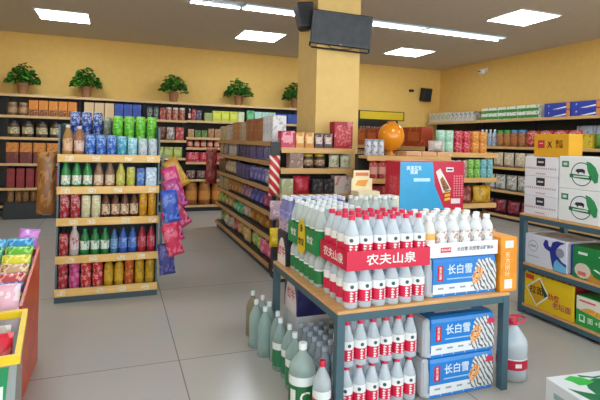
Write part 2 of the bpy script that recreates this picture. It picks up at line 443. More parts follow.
# ------------------------------------------------------------------ back wall shelving
YF = 10.0
PINEEDGE = wood('cfa873', 'e0bd88')
bays = [(-3.2, -1.96), (-1.96, -.72), (-.72, .5), (.5, 1.31), (1.31, 2.55), (2.55, 3.8), (3.8, 5.05)]
blev = [(2.24, 1.85, 1.45, .97, .52, .2), (2.24, 1.85, 1.45, .97, .52, .2), (2.24, 1.85, 1.45, .97, .52, .2), (2.24, 1.87, 1.46, 1.1, .62, .2), (2.24, 1.88, 1.53, 1.32, 1.02, .66, .13), (2.24, 1.88, 1.45, .97, .52, .13), (2.24, 1.88, 1.45, .97, .52, .13)]
bname = ['at the far end', 'with orange cartons', 'with blue and tan cartons', 'with red jars', 'with amber jars at the bottom', 'with mint green cartons', 'behind the pillar']
BF = []
for (x0, x1), lv, nm in zip(bays, blev, bname):
    BF.append(shelving('shelf_unit', 'dark back wall shelf unit with pine edges ' + nm, x0, YF, 0, x1 - x0, .43, lv, 2.24, PINEEDGE, .045, kick=.11))
P = 'the back wall'
fx = BF[1]
ORJ = carton(.155, .29, .2, 'd9821f', 'e8a848', 'b05a14', '6b3018', cat='box', lp=(.08, .92, .02, .42), sc=6)
row(fx, 1.85, [(jar(.085, .24, '7d5a3d', '9c7a55', 'a98a5c', 'b99a70'), 2, 'brown sweet jar with tan lid'), (ORJ, 5, 'orange carton with dark base')], 'the top back wall shelf', .05, .012)
row(fx, 1.45, [(jar(.1, .3, '4a3a2a', '8a7550', '2b2b28', 'd8cfa8'), 5, 'dark jar with cream label')], 'the second back wall shelf', .06, .045)
row(fx, .97, [(carton(.2, .38, .2, '6e2318', 'a8591c', 'c97a22', 'd98a2a', lp=(.0, 1, .55, 1), sc=6), 5, 'orange topped maroon carton')], 'the third back wall shelf', .06, .02)
row(fx, .52, [(carton(.13, .36, .16, '8c1c22', '6d1218', 'c9a24a', 'a3262c', name='gift_carton', lp=(.25, .75, .3, .6), sc=8), 7, 'dark red gift carton')], 'the fourth back wall shelf', .08, .025)
for i in range(9):
    packet(.118, .27, .09, 'b98f5e', '7d4a22', 'e8d7b4', seed=3, sc=25, name='biscuit_packet').put(fx.at(.13 + i * .124, .1 + .03 * (i % 2), .2), R.uniform(-.03, .03), 'clear bag of brown biscuits, %s from the left on the lowest back shelf' % ORD[i], 'bags of biscuits on the lowest back shelf')
dk = tag(obj('storage_crate', MB().cbox(.1, .98, 0, .3, 0, .28, .01), plain('2b3134', .5), None, (-1.96, 9.66, 0)), 'dark grey crate on the floor before the biscuit bags', 'crate')
panel(dk, 'label', rect(.72, .86, .06, .13), plain('8a8076', .5), front(), .002)
fx = BF[2]
row(fx, 1.85, [(carton(.17, .3, .2, 'd9b98a', 'cfae7e', 'c8a570', sc=4), 3, 'plain tan carton'), (carton(.155, .3, .2, '2549a8', '3a63c4', 'c8d4ee', '1d3c92', sc=9), 3, 'dark blue carton')], 'the top shelf behind the drinks stand', .1, .012)
row(fx, 1.45, [(jar(.09, .26, '5d3a26', 'b0804c', '8a6a40', 'd9c49a'), 5, 'brown jar with tan label')], 'the second shelf behind the drinks stand', .08, .03)
fx = BF[3]
row(fx, 1.87, [(jar(.07, .26, '3b4a42', 'b7c2b4', '42525a'), 2, 'dark green jar with grey lid'), (carton(.13, .24, .13, 'a33a34', 'd9c2a0', '6d1f1c', name='snack_carton', sc=14), 1, 'red snack carton'), (jar(.075, .26, 'a8453c', 'd8c0a4', 'd3ccc2'), 3, 'red sweet jar with pale lid')], 'the top shelf over the hanging bags', .03, .01)
row(fx, 1.46, [(carton(.15, .27, .13, '98302e', 'd8b9a0', '5c1513', name='snack_carton', sc=15), 1, 'brick red snack carton'), (packet(.2, .27, .1, '6b3c2c', 'b4835a', '3c1a12', seed=5), 1, 'brown snack bag'), (packet(.17, .27, .1, 'c9c2b6', '7b5b52', 'a33a34', seed=6), 1, 'cream snack bag'), (carton(.16, .27, .13, 'b3363a', 'e4cbb4', '7b1c1e', name='snack_carton', sc=15), 1, 'bright red snack carton')], 'the second shelf over the hanging bags', .05, .01)
row(fx, 1.1, [(carton(.17, .22, .13, '9fb04a', 'd6dc8a', '5f7d2c', 'c6cc7a', sc=12), 3, 'yellow green tea carton')], 'the third shelf over the hanging bags', .2, .012)
row(fx, .62, [(packet(.2, .3, .1, '6d7d8c', 'c2ccd4', '35404c', seed=8), 3, 'blue grey snack bag')], 'the fourth shelf behind the hanging bags', .1, .02)
row(fx, .2, [(packet(.2, .3, .1, '8d5a46', 'c9a27c', '4c2a20', seed=9), 3, 'brown snack bag')], 'the lowest shelf behind the hanging bags', .1, .02)
fx = BF[4]
row(fx, 1.88, [(bottle(.04, .24, '7a2b2b', 'e9e4da', ((.2, .6, 'd8c8b0', 'a33a34'),)), 1, 'slim red sauce bottle'), (carton(.1, .24, .1, '9c3038', 'e2c8c0', '5c1a20', name='snack_carton', sc=18), 1, 'crimson snack carton'), (carton(.13, .22, .1, '4c4a58', 'b3b0c4', '8c3038', name='snack_carton', sc=18), 1, 'dark violet snack carton'), .06, (carton(.2, .17, .15, '9aa85c', '6a8cb0', 'd8d86a', name='tea_carton', sc=10), 1, 'olive and blue tea carton'), (carton(.21, .22, .15, 'c6cc3a', 'dfe36a', '9fae2c', 'd8dc52', name='tea_carton', sc=9), 3, 'yellow tea carton'), (carton(.16, .22, .15, 'd3dcb4', '9fc4a0', 'e9efd8', name='tea_carton', sc=9), 1, 'pale yellow green tea carton')], 'the long top back shelf', .03, .012)
row(fx, 1.53, [(carton(.13, .17, .1, 'b98a5a', 'd8b98a', '7d5a3a', sc=14), 1, 'tan carton'), (carton(.13, .15, .1, '5d7d3a', 'a4b46a', '3c5c24', sc=14), 2, 'green snack carton'), (carton(.13, .19, .1, 'a8784c', 'd9b98c', '6d4a2c', sc=14), 2, 'light brown carton'), (carton(.16, .2, .1, 'b0a070', 'd8ccaa', '7a6c44', sc=14), 3, 'khaki carton')], 'the second back shelf', .04, .025)
row(fx, 1.32, [(jar(.055, .17, 'a83228', 'd88a6a', '7d2018', 'd9b4a0'), 7, 'small red chilli jar')], 'the narrow third back shelf', .03, .03)
row(fx, 1.02, [(carton(.26, .2, .14, 'b92a3c', 'f0cdd2', '8c1524', 'd84a5a', name='wafer_carton', sc=12), 3, 'red wafer carton')], 'the fourth back shelf', .02, .012)
row(fx, .66, [(packet(.19, .18, .14, '7d5a52', 'c9c4c0', '4a3230', seed=11, sc=18), 5, 'brown and white sweets bag')], 'the fifth back shelf', .03, .02)
row(fx, .13, [(jar(.125, .47, 'a0602c', 'c4843c', 'c4883c', 'd89448', name='jar'), 4, 'large amber sweet jar')], 'the lowest back shelf', .02, .025)
fx = BF[5]
row(fx, 1.88, [(carton(.19, .26, .15, '3f9c5a', '8fd0a0', '2a7a42', '6cba80', name='tea_carton', sc=9), 1, 'green tea carton'), (carton(.17, .24, .15, 'a9d6c8', 'd3ece4', '7cc0ae', name='tea_carton', sc=9), 3, 'mint green tea carton'), (carton(.3, .22, .15, '27479c', '4a6cc0', '1b3278', sc=9), 2, 'wide dark blue carton')], 'the top back shelf beside the pillar', .03, .015)

# plants on the shelf top
def plant(x, label, seed, sc=1.0):
    r = random.Random(seed)
    t = tag(empty('potted_plant', (x, 10.15, 2.245)), label, 'plant', 'plants in a line along the back shelf top')
    obj('pot', MB().lathe([(.075, 0), (.1, .18), (.11, .19), (.11, .21), (.1, .21), (.09, .18)], 16), plain('a8744c', .6), t)
    obj('soil', MB().lathe([(.09, .17), (.09, .185)], 14), plain('3b2c20', .9), t)
    s = MB()
    for k in range(9):
        a = 2 * PI * k / 9; s.tube([(0, 0, .15), (.08 * math.cos(a), .08 * math.sin(a), .28), (.2 * math.cos(a), .16 * math.sin(a), .34 - .03 * (k % 3))], .006, 5)
    obj('stem', s, plain('4c6a2c', .6), t)
    lf = MB()
    for k in range(330):
        a = r.uniform(0, 2 * PI); q = r.random() ** .55; el = r.uniform(-.05, 1)
        c = Vector((q * .29 * sc * math.cos(a), q * .2 * sc * math.sin(a), .25 + (1 - q * q) * .3 * el + .06 * r.random() - .07 * max(0, q - .75) / .25))
        rot = Matrix.Rotation(r.uniform(0, 2 * PI), 3, 'Z') @ Matrix.Rotation(r.uniform(-.9, .6), 3, 'X')
        L, W = r.uniform(.06, .1), r.uniform(.025, .038)
        p = [(0, -L * .5, 0), (W, -L * .1, .012), (W * .7, L * .25, .01), (0, L * .5, -.01), (-W * .7, L * .25, .01), (-W, -L * .1, .012)]
        lf.add([c + rot @ Vector(x) for x in p], [(0, 1, 2, 3), (0, 3, 4, 5)], k % 2, True)
    obj('foliage', lf, [plain('33722a', .5, vary=.25), plain('5aa238', .5, vary=.2)], t)
for i, (x, l) in enumerate([(-1.68, 'bushy green pot plant on the back shelf top, above orange cartons'), (-.6, 'bushy green pot plant above the tan cartons'), (1.05, 'bushy green pot plant above the red jars, over the hanging bags'), (2.42, 'bushy green pot plant above the yellow tea cartons'), (3.72, 'green pot plant half hidden by the yellow pillar')]): plant(x, l, 20 + i, 1.0 if i != 3 else 1.08)

# header board unit behind the globe dispenser
hu = shelving('header_shelf_unit', 'back wall shelf unit with a yellow header board', 5.3, 10.05, 0, 1.25, .38, (1.75, 1.35, .95, .52, .2), 2.28, PINEEDGE, .045, kick=.11)
obj('header_board', MB().box(.03, 1.22, .0, .03, 2.08, 2.26), plain('d3b21c', .5), hu.o)
obj('header_frame', MB().box(0, 1.25, .01, .04, 2.06, 2.08).box(0, 1.25, .01, .04, 2.26, 2.28).box(0, .03, .01, .04, 2.08, 2.26).box(1.22, 1.25, .01, .04, 2.08, 2.26), plain('2a2a28', .5), hu.o)
row(hu, 1.35, [(carton(.15, .3, .14, '3c3434', '8a7a70', '5c2420', name='wine_carton', sc=16), 7, 'dark wine carton')], 'the shelf under the yellow header board', .05, .02)
row(hu, 1.75, [(carton(.12, .16, .12, '54403c', 'b3948a', '2c2422', sc=16), 8, 'small dark carton')], 'the shelf right below the yellow header', .05, .03)

# ------------------------------------------------------------------ side wall shelving
rw = shelving('side_shelf_unit', 'long dark shelf unit with pine edges along the side wall', 7.42, 10.4, -PI / 2, 6.65, .45, (2.06, 1.5, 1.08, .6, .1), 2.06, PINE(), .05, posts=(1.55, 3.1, 4.65), kick=.05)
A = 'the side wall shelf top'
x = row(rw, 2.06, [(carton(.15, .24, .2, 'cfcbb4', '8f9a80', 'e9e6d6', 'b9c0a4', sc=14), 5, 'cream carton with green print'), (carton(.14, .22, .2, 'c9c7bc', '4c4c4c', 'e9e6dc', sc=14), 6, 'off white carton with black print')], A, .1, .008)
lc = carton(.5, .13, .25, 'e4e6d8', '3c8a3a', '2c6e2c', '3a8a36', lp=(.0, 1, .1, .55), sc=16, name='instant_noodle_carton')
row(rw, 2.06, [(lc, 3, 'long white carton with green band', 2)], A, 2.0, .012)
bx = carton(.55, .13, .25, '2b3fa6', '2b3fa6', '2436a0', name='tissue_carton', sc=4)
panel(bx.root, 'orange_end', rect(.2, .272, .01, .12), plain('df8a3a', .5), front(), .002)
text(bx.root, 'P', .05, -.17, .075, WHITE(), front(), name='brand_mark'); panel(bx.root, 'white_swirl', [(-.1, .015), (.19, .06), (.19, .035), (.02, .012)], WHITE(), front())
row(rw, 2.06, [(bx, 2, 'dark blue tissue carton', 2)], A, 3.65, .02)
A = 'the second side wall shelf'
row(rw, 1.5, [.02, (packet(.26, .34, .12, 'a8404a', 'd8a4a0', '6d1c26', seed=12, sc=14), 5, 'red snack bag'), (bottle(.055, .36, 'b9c4cc', 'e4e8ea', ((.15, .6, '8a98a8', 'd3dadf'),)), 4, 'silver grey bottle'), (jar(.09, .34, '8c5a30', 'c08a50', '2f9a3c', 'b06a34'), 2, 'brown nut jar with green lid'), (jar(.09, .34, '8c5230', 'c0824a', '3c8cc0', 'a85a30'), 2, 'brown nut jar with blue lid'), (packet(.3, .32, .12, 'b8282e', 'e8b4a0', '7d1418', seed=13, sc=12), 4, 'bright red snack bag'), (carton(.2, .25, .16, 'd8b830', '8a6a20', 'e9d264', sc=10), 1, 'yellow snack carton'), (packet(.27, .25, .12, '3f9a3c', 'b07830', '2c7a2c', seed=14, sc=8), 4, 'green snack bag with brown nuts')], A, .55, .012)
for i in range(3): carton(.3, .2, .16, 'a9b4c2', '5f7088', 'dfe4ea', name='snack_carton', sc=9).put(rw.at(4.35 + i * .32, .2, 1.5 + .0), -PI / 2, 'blue white snack carton, %s behind green snack bags on the side wall' % ORD[i], 'blue white cartons behind the green snack bags', sc=(1, 1, 2.0))
A = 'the third side wall shelf'
row(rw, 1.08, [(packet(.27, .3, .1, 'b0906a', 'd8c4a0', '7d5a3a', seed=15, sc=12), 6, 'tan nut bag'), (packet(.27, .3, .1, 'c8b494', 'e9dcc4', '9c7c58', seed=16, sc=12), 6, 'pale nut bag'), (packet(.27, .3, .1, '8a5a34', 'c89a5c', '5c3418', seed=17, sc=12), 6, 'brown nut bag')], A, .6, .02)
A = 'the fourth side wall shelf'
row(rw, .6, [(packet(.28, .32, .12, '9c4034', 'd8a040', '6d2018', seed=18, sc=10), 4, 'red and gold snack bag'), (packet(.28, .32, .12, 'c4c4bc', '8a6a54', 'eceae4', seed=19, sc=10), 6, 'silver snack bag'), (packet(.28, .32, .12, '8c6a4a', 'd0b48a', '5c3c24', seed=20, sc=10), 6, 'brown snack bag')], A, .6, .02)
A = 'the lowest side wall shelf'
row(rw, .1, [(packet(.33, .3, .2, '7a2430', 'b4606a', '4a121c', seed=21, sc=12), 15, 'dark red rice bag')], A, .55, .03)

# ------------------------------------------------------------------ drinks stand (end of the near aisle)
YEL = wood('deb060', 'eec67c', (3, 20, 20))
ds = shelving('drinks_stand', 'slate grey five shelf drinks stand with yellow price rails', -.5, 4.74, 0, .88, .46, (1.33, 1.04, .755, .415, .12), 1.62, YEL, .066, steel='40535c', deck=plain('5c6a70', .5), tags=4, kick=.06)
obj('kick_plate', MB().box(0, .88, .004, .028, 0, .052), plain('3c4f58', .5), ds.o)
for x0 in (0, .865): obj('side_panel', MB().box(x0, x0 + .015, .03, .44, 0, 1.6), plain('5b7079', .5), ds.o)
A = 'the top shelf of the drinks stand'
amb = bottle(.046, .27, 'b58a4c', 'd9cdb8', ((.12, .55, 'd8b690', 'a86a44'),), thru=.15, name='bottle', shoulder=.58)
row(ds, 1.33, [(amb, 1, 'amber drink bottle with cream label'), (bottle(.046, .26, 'a8704c', 'c9c4d0', ((.12, .5, 'd8c0b4', '9c5a44'),), thru=.15), 1, 'rose amber drink bottle'), (can(.044, .185, '2f63c4', 'b9d4f0', '1d4aa8'), 3, 'blue drink can'), (can(.043, .18, '3f9cc0', 'b4e0e8', '2a7ca8'), 1, 'teal drink can'), (can(.046, .165, '86c8d8', 'd8f0f2', '5caec4'), 1, 'pale aqua drink can'), (can(.044, .16, 'c4d0d8', '8aa8b8', 'eef2f4'), 2, 'silver white drink can')], A, .03, .008, .02)
row(ds, 1.33, [(can(.044, .2, '27489c', 'd8def0', '16347c'), 3, 'navy blue can behind bottles', 2), (can(.036, .18, '7c8474', 'b9bca8', '4c5444'), 2, 'grey green can in back', 2)], A, .07, .01, .27)
row(ds, 1.33, [(can(.047, .185, '4fb32a', 'a4e05a', '2f8a1c'), 4, 'bright green drink can', 2)], A, .45, .012, .14)
A = 'the second shelf of the drinks stand'
soju = lambda cap: bottle(.04, .248, '2f8a44', cap, ((.08, .42, 'e6e8d8', '4c8a74'),), shoulder=.52, thru=.1, neck=.36)
row(ds, 1.04, [(soju('3a9a4a'), 1, 'green spirit bottle with green cap'), (soju('b8342c'), 2, 'green spirit bottle with red cap'), (bottle(.043, .24, '8a6a50', '2b2220', ((.06, .45, 'd9c4a8', '9c7a58'),), shoulder=.5, thru=.1), 2, 'brown liquor bottle with tan label'), (bottle(.04, .235, 'b9b44a', '2b2a22', ((.08, .5, 'cfcb6a', '8a8a2c'),), shoulder=.55), 1, 'yellow green liquor bottle'), (can(.04, .18, 'b8b84a', 'dad98a', '8c8c30'), 1, 'yellow green drink can'), (carton(.07, .17, .07, '31549c', '8fb0dc', '1e3c7c', '4a78bc', sc=20), 1, 'small blue drink carton'), (carton(.1, .175, .07, 'b4c8dc', '6c94c0', 'e4ecf2', 'd8e4ee', sc=20), 1, 'pale blue drink carton')], A, .025, .012, .02)
A = 'the third shelf of the drinks stand'
br = bottle(.04, .24, '5c3322', 'd8c8ac', ((.1, .5, 'd8c0a0', '5c2f1c'),), shoulder=.55)
row(ds, .755, [(can(.044, .215, 'a81f30', 'd8c4bc', '7a1220', lid='8a2430'), 2, 'dark red drink can'), (can(.042, .205, 'cfc9a0', 'e9e6cc', 'a89c5c'), 2, 'cream and gold drink can'), (br, 4, 'brown soft drink bottle'), (can(.04, .225, 'c48a1e', 'e4b84a', '8c5c12', lid='b98a30'), 2, 'tall gold drink can')], A, .02, .008, .02)
A = 'the fourth shelf of the drinks stand'
gb = bottle(.043, .235, '1f7a3c', '2a8a48', ((.2, .55, 'dfeadf', '1c6a34'),), shoulder=.62)
row(ds, .415, [(can(.044, .2, 'a51a26', 'e0c4c0', '7a0f1a', lid='8a2430'), 1, 'crimson drink can'), (bottle(.045, .27, 'c4b4b0', 'e9e6e2', ((.2, .6, 'd8d0d0', 'a83a44'),), shoulder=.62), 1, 'white drink bottle with red print'), (gb, 3, 'green soft drink bottle'), (bottle(.036, .225, '3f6c9c', '35506c', ((.2, .6, '5c8cc0', 'b4cce0'),), shoulder=.62), 1, 'slate blue soft drink bottle'), (bottle(.042, .235, '2f58a8', '33496c', ((.2, .6, '4a74c4', 'c4d2ea'),), shoulder=.62), 2, 'blue soft drink bottle'), (bottle(.042, .24, 'a02438', '7a2030', ((.2, .6, 'b83a4c', 'e0b4bc'),), shoulder=.62), 2, 'wine red soft drink bottle')], A, .02, .008, .02)
A = 'the bottom shelf of the drinks stand'
row(ds, .12, [(can(.042, .12, 'a81f30', 'd8b4b0', '7a1220', lid='8a2430'), 1, 'dark red drink can', 2), (can(.046, .128, 'c03a80', 'e9a4c4', '8c1c5c', lid='a03a8c'), 1, 'magenta drink can', 2), (can(.046, .129, 'c41f24', 'f0d4cc', '9c1218', lid='c03034'), 2, 'bright red drink can', 2), (bottle(.042, .24, 'b8901e', 'b08a24', ((.15, .62, 'd0a830', 'a87c14'),), shoulder=.7, neck=.5), 2, 'golden drink bottle'), (can(.042, .128, 'b84a20', 'e0b04a', '8c2a18', lid='b98a30'), 1, 'orange red drink can', 2), (bottle(.044, .25, 'b8901e', '6c6048', ((.15, .62, 'c8a02c', '7a5c14'),), shoulder=.72, neck=.5), 2, 'golden malt drink bottle')], A, .02, .008, .02)

# bags hanging on the stand's side
hs = tag(obj('hanging_strip', MB().box(-.012, .012, 0, .006, .3, 1.36), plain('6d767a', .4), None, (.412, 4.825, 0)), 'grey clip strip with snack bags on the drinks stand side', 'display strip')
hs2 = obj('hook', MB().tube([(-.03, .01, 1.3), (0, .0, 1.3), (.05, -.02, 1.29)], .005), SILVER(), hs)
hb = [(1.29, 'b8862c', 'd8a83c', '7a5418', 'gold', .1, .9, -.05), (1.22, 'c42a6c', 'e88aac', '8c1c4c', 'deep pink', .085, .55, -.09), (1.1, 'a82a78', 'd88ab8', '6c1c5c', 'plum pink', .09, .8, -.125), (1.02, '2f50b4', '7c98dc', '1e3688', 'royal blue', .05, .25, -.275), (.92, 'b03060', 'e890a8', '7c1c40', 'raspberry pink', .1, .95, -.195), (.82, 'c43068', 'e894b4', '8c1c48', 'hot pink', .08, .5, -.23), (.7, 'cc2c54', 'e88ca0', '94183c', 'red pink', .09, .45, -.265), (.5, '3c3c84', '7878b4', '242458', 'navy violet', .05, .15, -.135)]
for i, (z, a, b_, c, nm, dx, tl, dy) in enumerate(hb):
    k = packet(.15, .3, .032, a, b_, c, seed=30 + i, sc=9)
    k.put((.43 + dx * .3, 4.82 + dy, z), 0, nm + ' snack bag hanging on the drinks stand side', tilt=(0, PI - tl * .6))
for i, (x, y, z, a, b_, l, s) in enumerate([(-.6, 4.86, .78, '8a5a2c', 'b4844a', 'long brown dried snack bag hanging beside the drinks stand', (1, 1, 1.9)), (1.503, 8.15, .74, '8c2c34', 'c46a5c', 'dark red snack bag hanging at the long aisle end', (1.2, 1, 2.0))]):
    packet(.16, .3, .06, a, b_, '5c3418', seed=41 + i, sc=12).put((x, y, z), 0, l, sc=s)

# ------------------------------------------------------------------ long aisle shelving
mg = shelving('aisle_shelving', 'long six tier dark aisle shelving with wooden edges', 1.6, 8.25, -PI / 2, 3.14, .5, (1.49, 1.265, .97, .70, .43, .12), 1.49, wood('a8804e', 'c49a62'), .05, posts=(1.05, 2.1), kick=.07)
def aisle(z, n, x0, spec, place, tl=0, jit=.02, x1=3.1):
    st = (x1 - x0) / n; cnt = {}
    seq = []
    i = 0
    while len(seq) < n:
        k = spec[i % len(spec)]; seq += [k] * k[2]; i += 1
    seq = seq[:n]
    for i, (k, d, _) in enumerate(seq):
        c = cnt.get(d, 0); cnt[d] = c + 1
        lab = '%s, %s such from the far end, %s' % (d, ORD[c], place)
        k.put(mg.at(x0 + (i + .5) * st, .03 + R.uniform(0, jit), z), -PI / 2 + R.uniform(-.03, .03), lab, d + ' run ' + place, tilt=(0, 0))
def pk(w, h, a, b_, c, s, sc=12): return packet(w, h, .11, a, b_, c, seed=s, sc=sc)
def ct(w, h, a, b_, c, sc=16): return carton(w, h, .16, a, b_, c, name='snack_carton', sc=sc)
aisle(1.49, 16, .05, [(ct(.15, .23, 'b8a47c', 'd8ccac', '8a7850'), 'khaki snack carton', 3), (ct(.15, .24, 'c4b8a8', '7d6a54', 'e4dccc'), 'cream snack carton', 3), (ct(.15, .27, 'b07a44', 'd8b07a', '8a5428'), 'light brown snack carton', 3), (ct(.15, .25, 'b4a084', 'dccdb0', '8c7450'), 'beige snack carton', 2), (ct(.15, .29, '9c6036', 'c8925c', '6c3a1c'), 'rust brown snack carton', 5)], 'aisle shelving top', x1=2.68)
for i in range(3):
    k = carton(.13, .3, .16, 'e2e2e4', '9c9ca8', 'f2f2f2', 'cfd4de', name='milk_carton', sc=18)
    k.put(mg.at(2.76 + i * .135, .03, 1.49), -PI / 2, 'tall white carton, %s from the far end on the aisle shelving top' % ORD[i], 'tall white cartons on the aisle shelving')
aisle(1.265, 17, .05, [(ct(.15, .18, 'a88a6c', 'd0b898', '6c5038'), 'tan snack carton', 3), (ct(.15, .17, '6a6a7c', 'b0b0bc', '4a4a5c'), 'slate snack carton', 1), (ct(.15, .18, 'c8bcb0', '8a7464', 'e8e0d8'), 'off white snack carton', 3), (ct(.15, .19, '4a3f62', '7c709c', '2c2440'), 'dark violet snack carton', 4), (ct(.15, .19, '5c5284', '9c94c0', '3c3460'), 'violet snack carton', 4), (ct(.15, .18, '6c6c94', 'c4c4d8', '44446c'), 'grey violet snack carton', 2)], 'second aisle tier')
aisle(.97, 17, .05, [(ct(.15, .21, '6c4c38', 'b08c6c', '44281a'), 'dark brown snack carton', 3), (pk(.168, .21, 'a89478', 'd8c8ac', '7c6444', 51), 'fawn snack bag', 4), (ct(.15, .2, '4c4468', '8c84a8', '302848'), 'dusk violet snack carton', 4), (pk(.168, .21, '64609c', 'a8a4cc', '3c3870', 52), 'violet snack bag', 4), (pk(.168, .21, '948c9c', 'd4ccd8', '5c5470', 53), 'mauve snack bag', 2)], 'third aisle tier')
aisle(.70, 16, .05, [(ct(.15, .19, 'a48c64', 'd0bc94', '6c5430'), 'sand snack carton', 4), (pk(.168, .2, '946438', 'c89c64', '5c3818', 54), 'caramel snack bag', 4), (pk(.168, .2, '7c5a6c', 'b894a8', '4c3040', 55), 'dusty purple snack bag', 3), (pk(.168, .2, '44448c', '8c8cc4', '282860', 56), 'indigo snack bag', 3), (pk(.168, .2, '9c4464', 'd08ca8', '602440', 57), 'berry snack bag', 2)], 'fourth aisle tier')
aisle(.43, 14, .05, [(pk(.2, .19, '8c9c4c', 'c8d08c', '5c6c28', 58), 'olive snack bag', 2), (pk(.2, .19, 'b09464', 'dcc89c', '7c6030', 59), 'biscuit brown snack bag', 3), (pk(.2, .2, '4c9c6c', 'bce0c8', '2c7048', 60), 'green snack bag', 2), (pk(.2, .2, 'c8b8a8', '946c54', 'ece4dc', 61), 'cream snack bag', 2), (pk(.2, .2, 'a06c30', 'd09c54', '6c4418', 62), 'toffee snack bag', 5)], 'fifth aisle tier', jit=.06)
aisle(.12, 12, .05, [(pk(.24, .23, '6c9c44', 'b4d08c', '406c20', 63), 'leaf green snack bag', 2), (pk(.24, .23, 'b4a494', 'e0d4c8', '84684c', 64), 'pale snack bag', 2), (pk(.24, .24, 'c44c54', 'e89ca0', '8c2430', 65), 'coral red snack bag', 1), (pk(.24, .24, 'b4905c', 'dcc090', '7c5c2c', 66), 'wheat snack bag', 3), (pk(.24, .24, '9cb054', 'd4e09c', '64782c', 67), 'lime snack bag', 2), (pk(.24, .23, 'd0607c', 'f0a8bc', '982c4c', 68), 'pink snack bag', 2)], 'lowest aisle tier', jit=.06)
# end of the aisle shelving
eg = shelving('end_shelf_unit', 'end shelf unit with pine edges before the yellow pillar', 1.61, 4.77, 0, .87, .31, (1.43, 1.21, .93, .55, .1), 1.46, PINE(), .055, kick=.06, deck=wood('c99a5c', 'dfb678'))
A = 'the top shelf below the pillar'
row(eg, 1.43, [(carton(.17, .18, .13, 'c43a5c', 'f0c4cc', '94203c', 'e4909c', sc=14), 1, 'pink red tea carton'), (carton(.11, .17, .12, 'd08a34', 'f0d09c', 'a8641c', 'ecc88c', sc=16), 2, 'orange tea carton'), (carton(.11, .165, .12, '4c3c3c', 'c4a094', '2c2020', 'd8c4bc', sc=16), 2, 'dark tea carton with cream front'), .01, (carton(.25, .3, .15, 'a81f2c', 'e0a0a0', '7c121c', 'b8343c', sc=9, lp=(.1, .9, .12, .8)), 1, 'tall crimson gift box')], A, .0, .012, .02)
A = 'the second shelf below the pillar'
row(eg, 1.21, [(carton(.17, .09, .12, '94786c', 'd8c8bc', '5c3c34', sc=18), 1, 'brown cream snack box', 2), (jar(.068, .155, '2c2620', '5c4c3c', 'd4b82c', 'b89a7c', name='tea_tin', cat='tin'), 2, 'black tin with yellow lid'), .03, (packet(.14, .16, .08, 'c8c8b0', '7c8c5c', 'e8e8d8', seed=71), 2, 'white and green snack bag')], A, .1, .012, .02)
A = 'the third shelf below the pillar'
row(eg, .93, [(carton(.13, .17, .12, 'b0b48c', 'e0e4c0', '84946c', sc=14), 1, 'pale green carton'), (packet(.2, .2, .1, 'b8243c', 'd85c6c', '84142c', seed=72), 1, 'red snack bag'), (carton(.12, .16, .12, '2c2c30', '8c8c8c', '1c1c20', sc=22), 2, 'black carton with grey print'), (carton(.2, .2, .12, 'd8ccc4', 'c85c5c', 'e8e0dc', sc=12), 1, 'white carton with red print')], A, .02, .012, .02)
A = 'the fourth shelf below the pillar'
row(eg, .55, [(carton(.2, .25, .12, '9c2c34', 'd08c8c', '6c141c', sc=12), 4, 'maroon carton')], A, .02, .012, .02)

# striped snack bag, pink bag and yellow bag hanging at the near post
tag(packet(.12, .42, .04, 'c4282c', 'e8dcc8', None, seed=75).root, 'red and white diagonally striped bag hanging at the aisle end', 'packet')
sb = packet(.12, .42, .04, 'c4282c', 'e8dcc8', None, seed=75)
sb.root.data.materials[0] = striped('c01f28', 'e8dccb', 7, (1, 0, .9), 0, .4, .7)
sb.root.location = (1.53, 4.72, .93); sb.used = True
obj('hang_tab', MB().box(-.05, .05, .015, .025, .42, .56), plain('2c2f30', .5), sb.root)
packet(.14, .2, .07, 'b89cac', 'e0d0d8', '8c5c74', seed=76).put((1.55, 4.684, .68), 0, 'pale mauve snack bag hanging below the striped bag')
packet(.12, .2, .07, 'd8b81c', 'f0dc5c', 'b03030', seed=77).put((1.545, 4.684, .40), 0, 'yellow snack bag hanging low at the aisle end')
tag(obj('hanging_strip', MB().box(-.01, .01, 0, .006, .4, 1.5), plain('5c6468', .4), None, (1.575, 4.757, 0)), 'narrow dark clip strip at the aisle end post', 'display strip')

# ------------------------------------------------------------------ second aisle: side and end shelves beyond the pillar
ng = shelving('aisle_shelving', 'dark aisle shelving with orange cartons beyond the globe dispenser', 3.63, 8.1, -PI / 2, 3.0, .42, (1.47, 1.25, .95, .62, .3, .1), 1.47, PINE(), .05, posts=(1.0, 2.0), kick=.07)
A = 'the far aisle top'
row(ng, 1.47, [(carton(.26, .26, .18, 'b8521c', 'e08c3c', '8c2c14', 'c86a24', name='snack_carton', sc=9), 5, 'orange brown carton'), (carton(.36, .26, .18, 'a83c18', 'd8782c', '7c1c10', 'c4602c', name='snack_carton', sc=9), 4, 'wide orange red carton')], A, .05, .012)
row(ng, 1.25, [(carton(.18, .15, .14, 'c89c74', 'e8d0b4', '946c48', name='snack_carton', sc=14), 14, 'tan snack carton')], 'the far aisle second tier', .05, .02)
row(ng, .95, [(packet(.2, .22, .1, 'a83434', 'd88c7c', '6c1c1c', seed=81), 13, 'red snack bag')], 'the far aisle third tier', .05, .02)
nf = shelving('end_shelf_unit', 'end shelf unit holding mint, red and orange tins', 3.66, 4.77, 0, .84, .3, (1.41, 1.1, .78, .45, .1), 1.44, PINE(), .055, kick=.06, deck=wood('c99a5c', 'dfb678'))
A = 'the top of the far end unit'
tt = lambda a, b_, c, l: can(.056, .135, a, b_, c, lid=l, name='tea_tin', cat='tin')
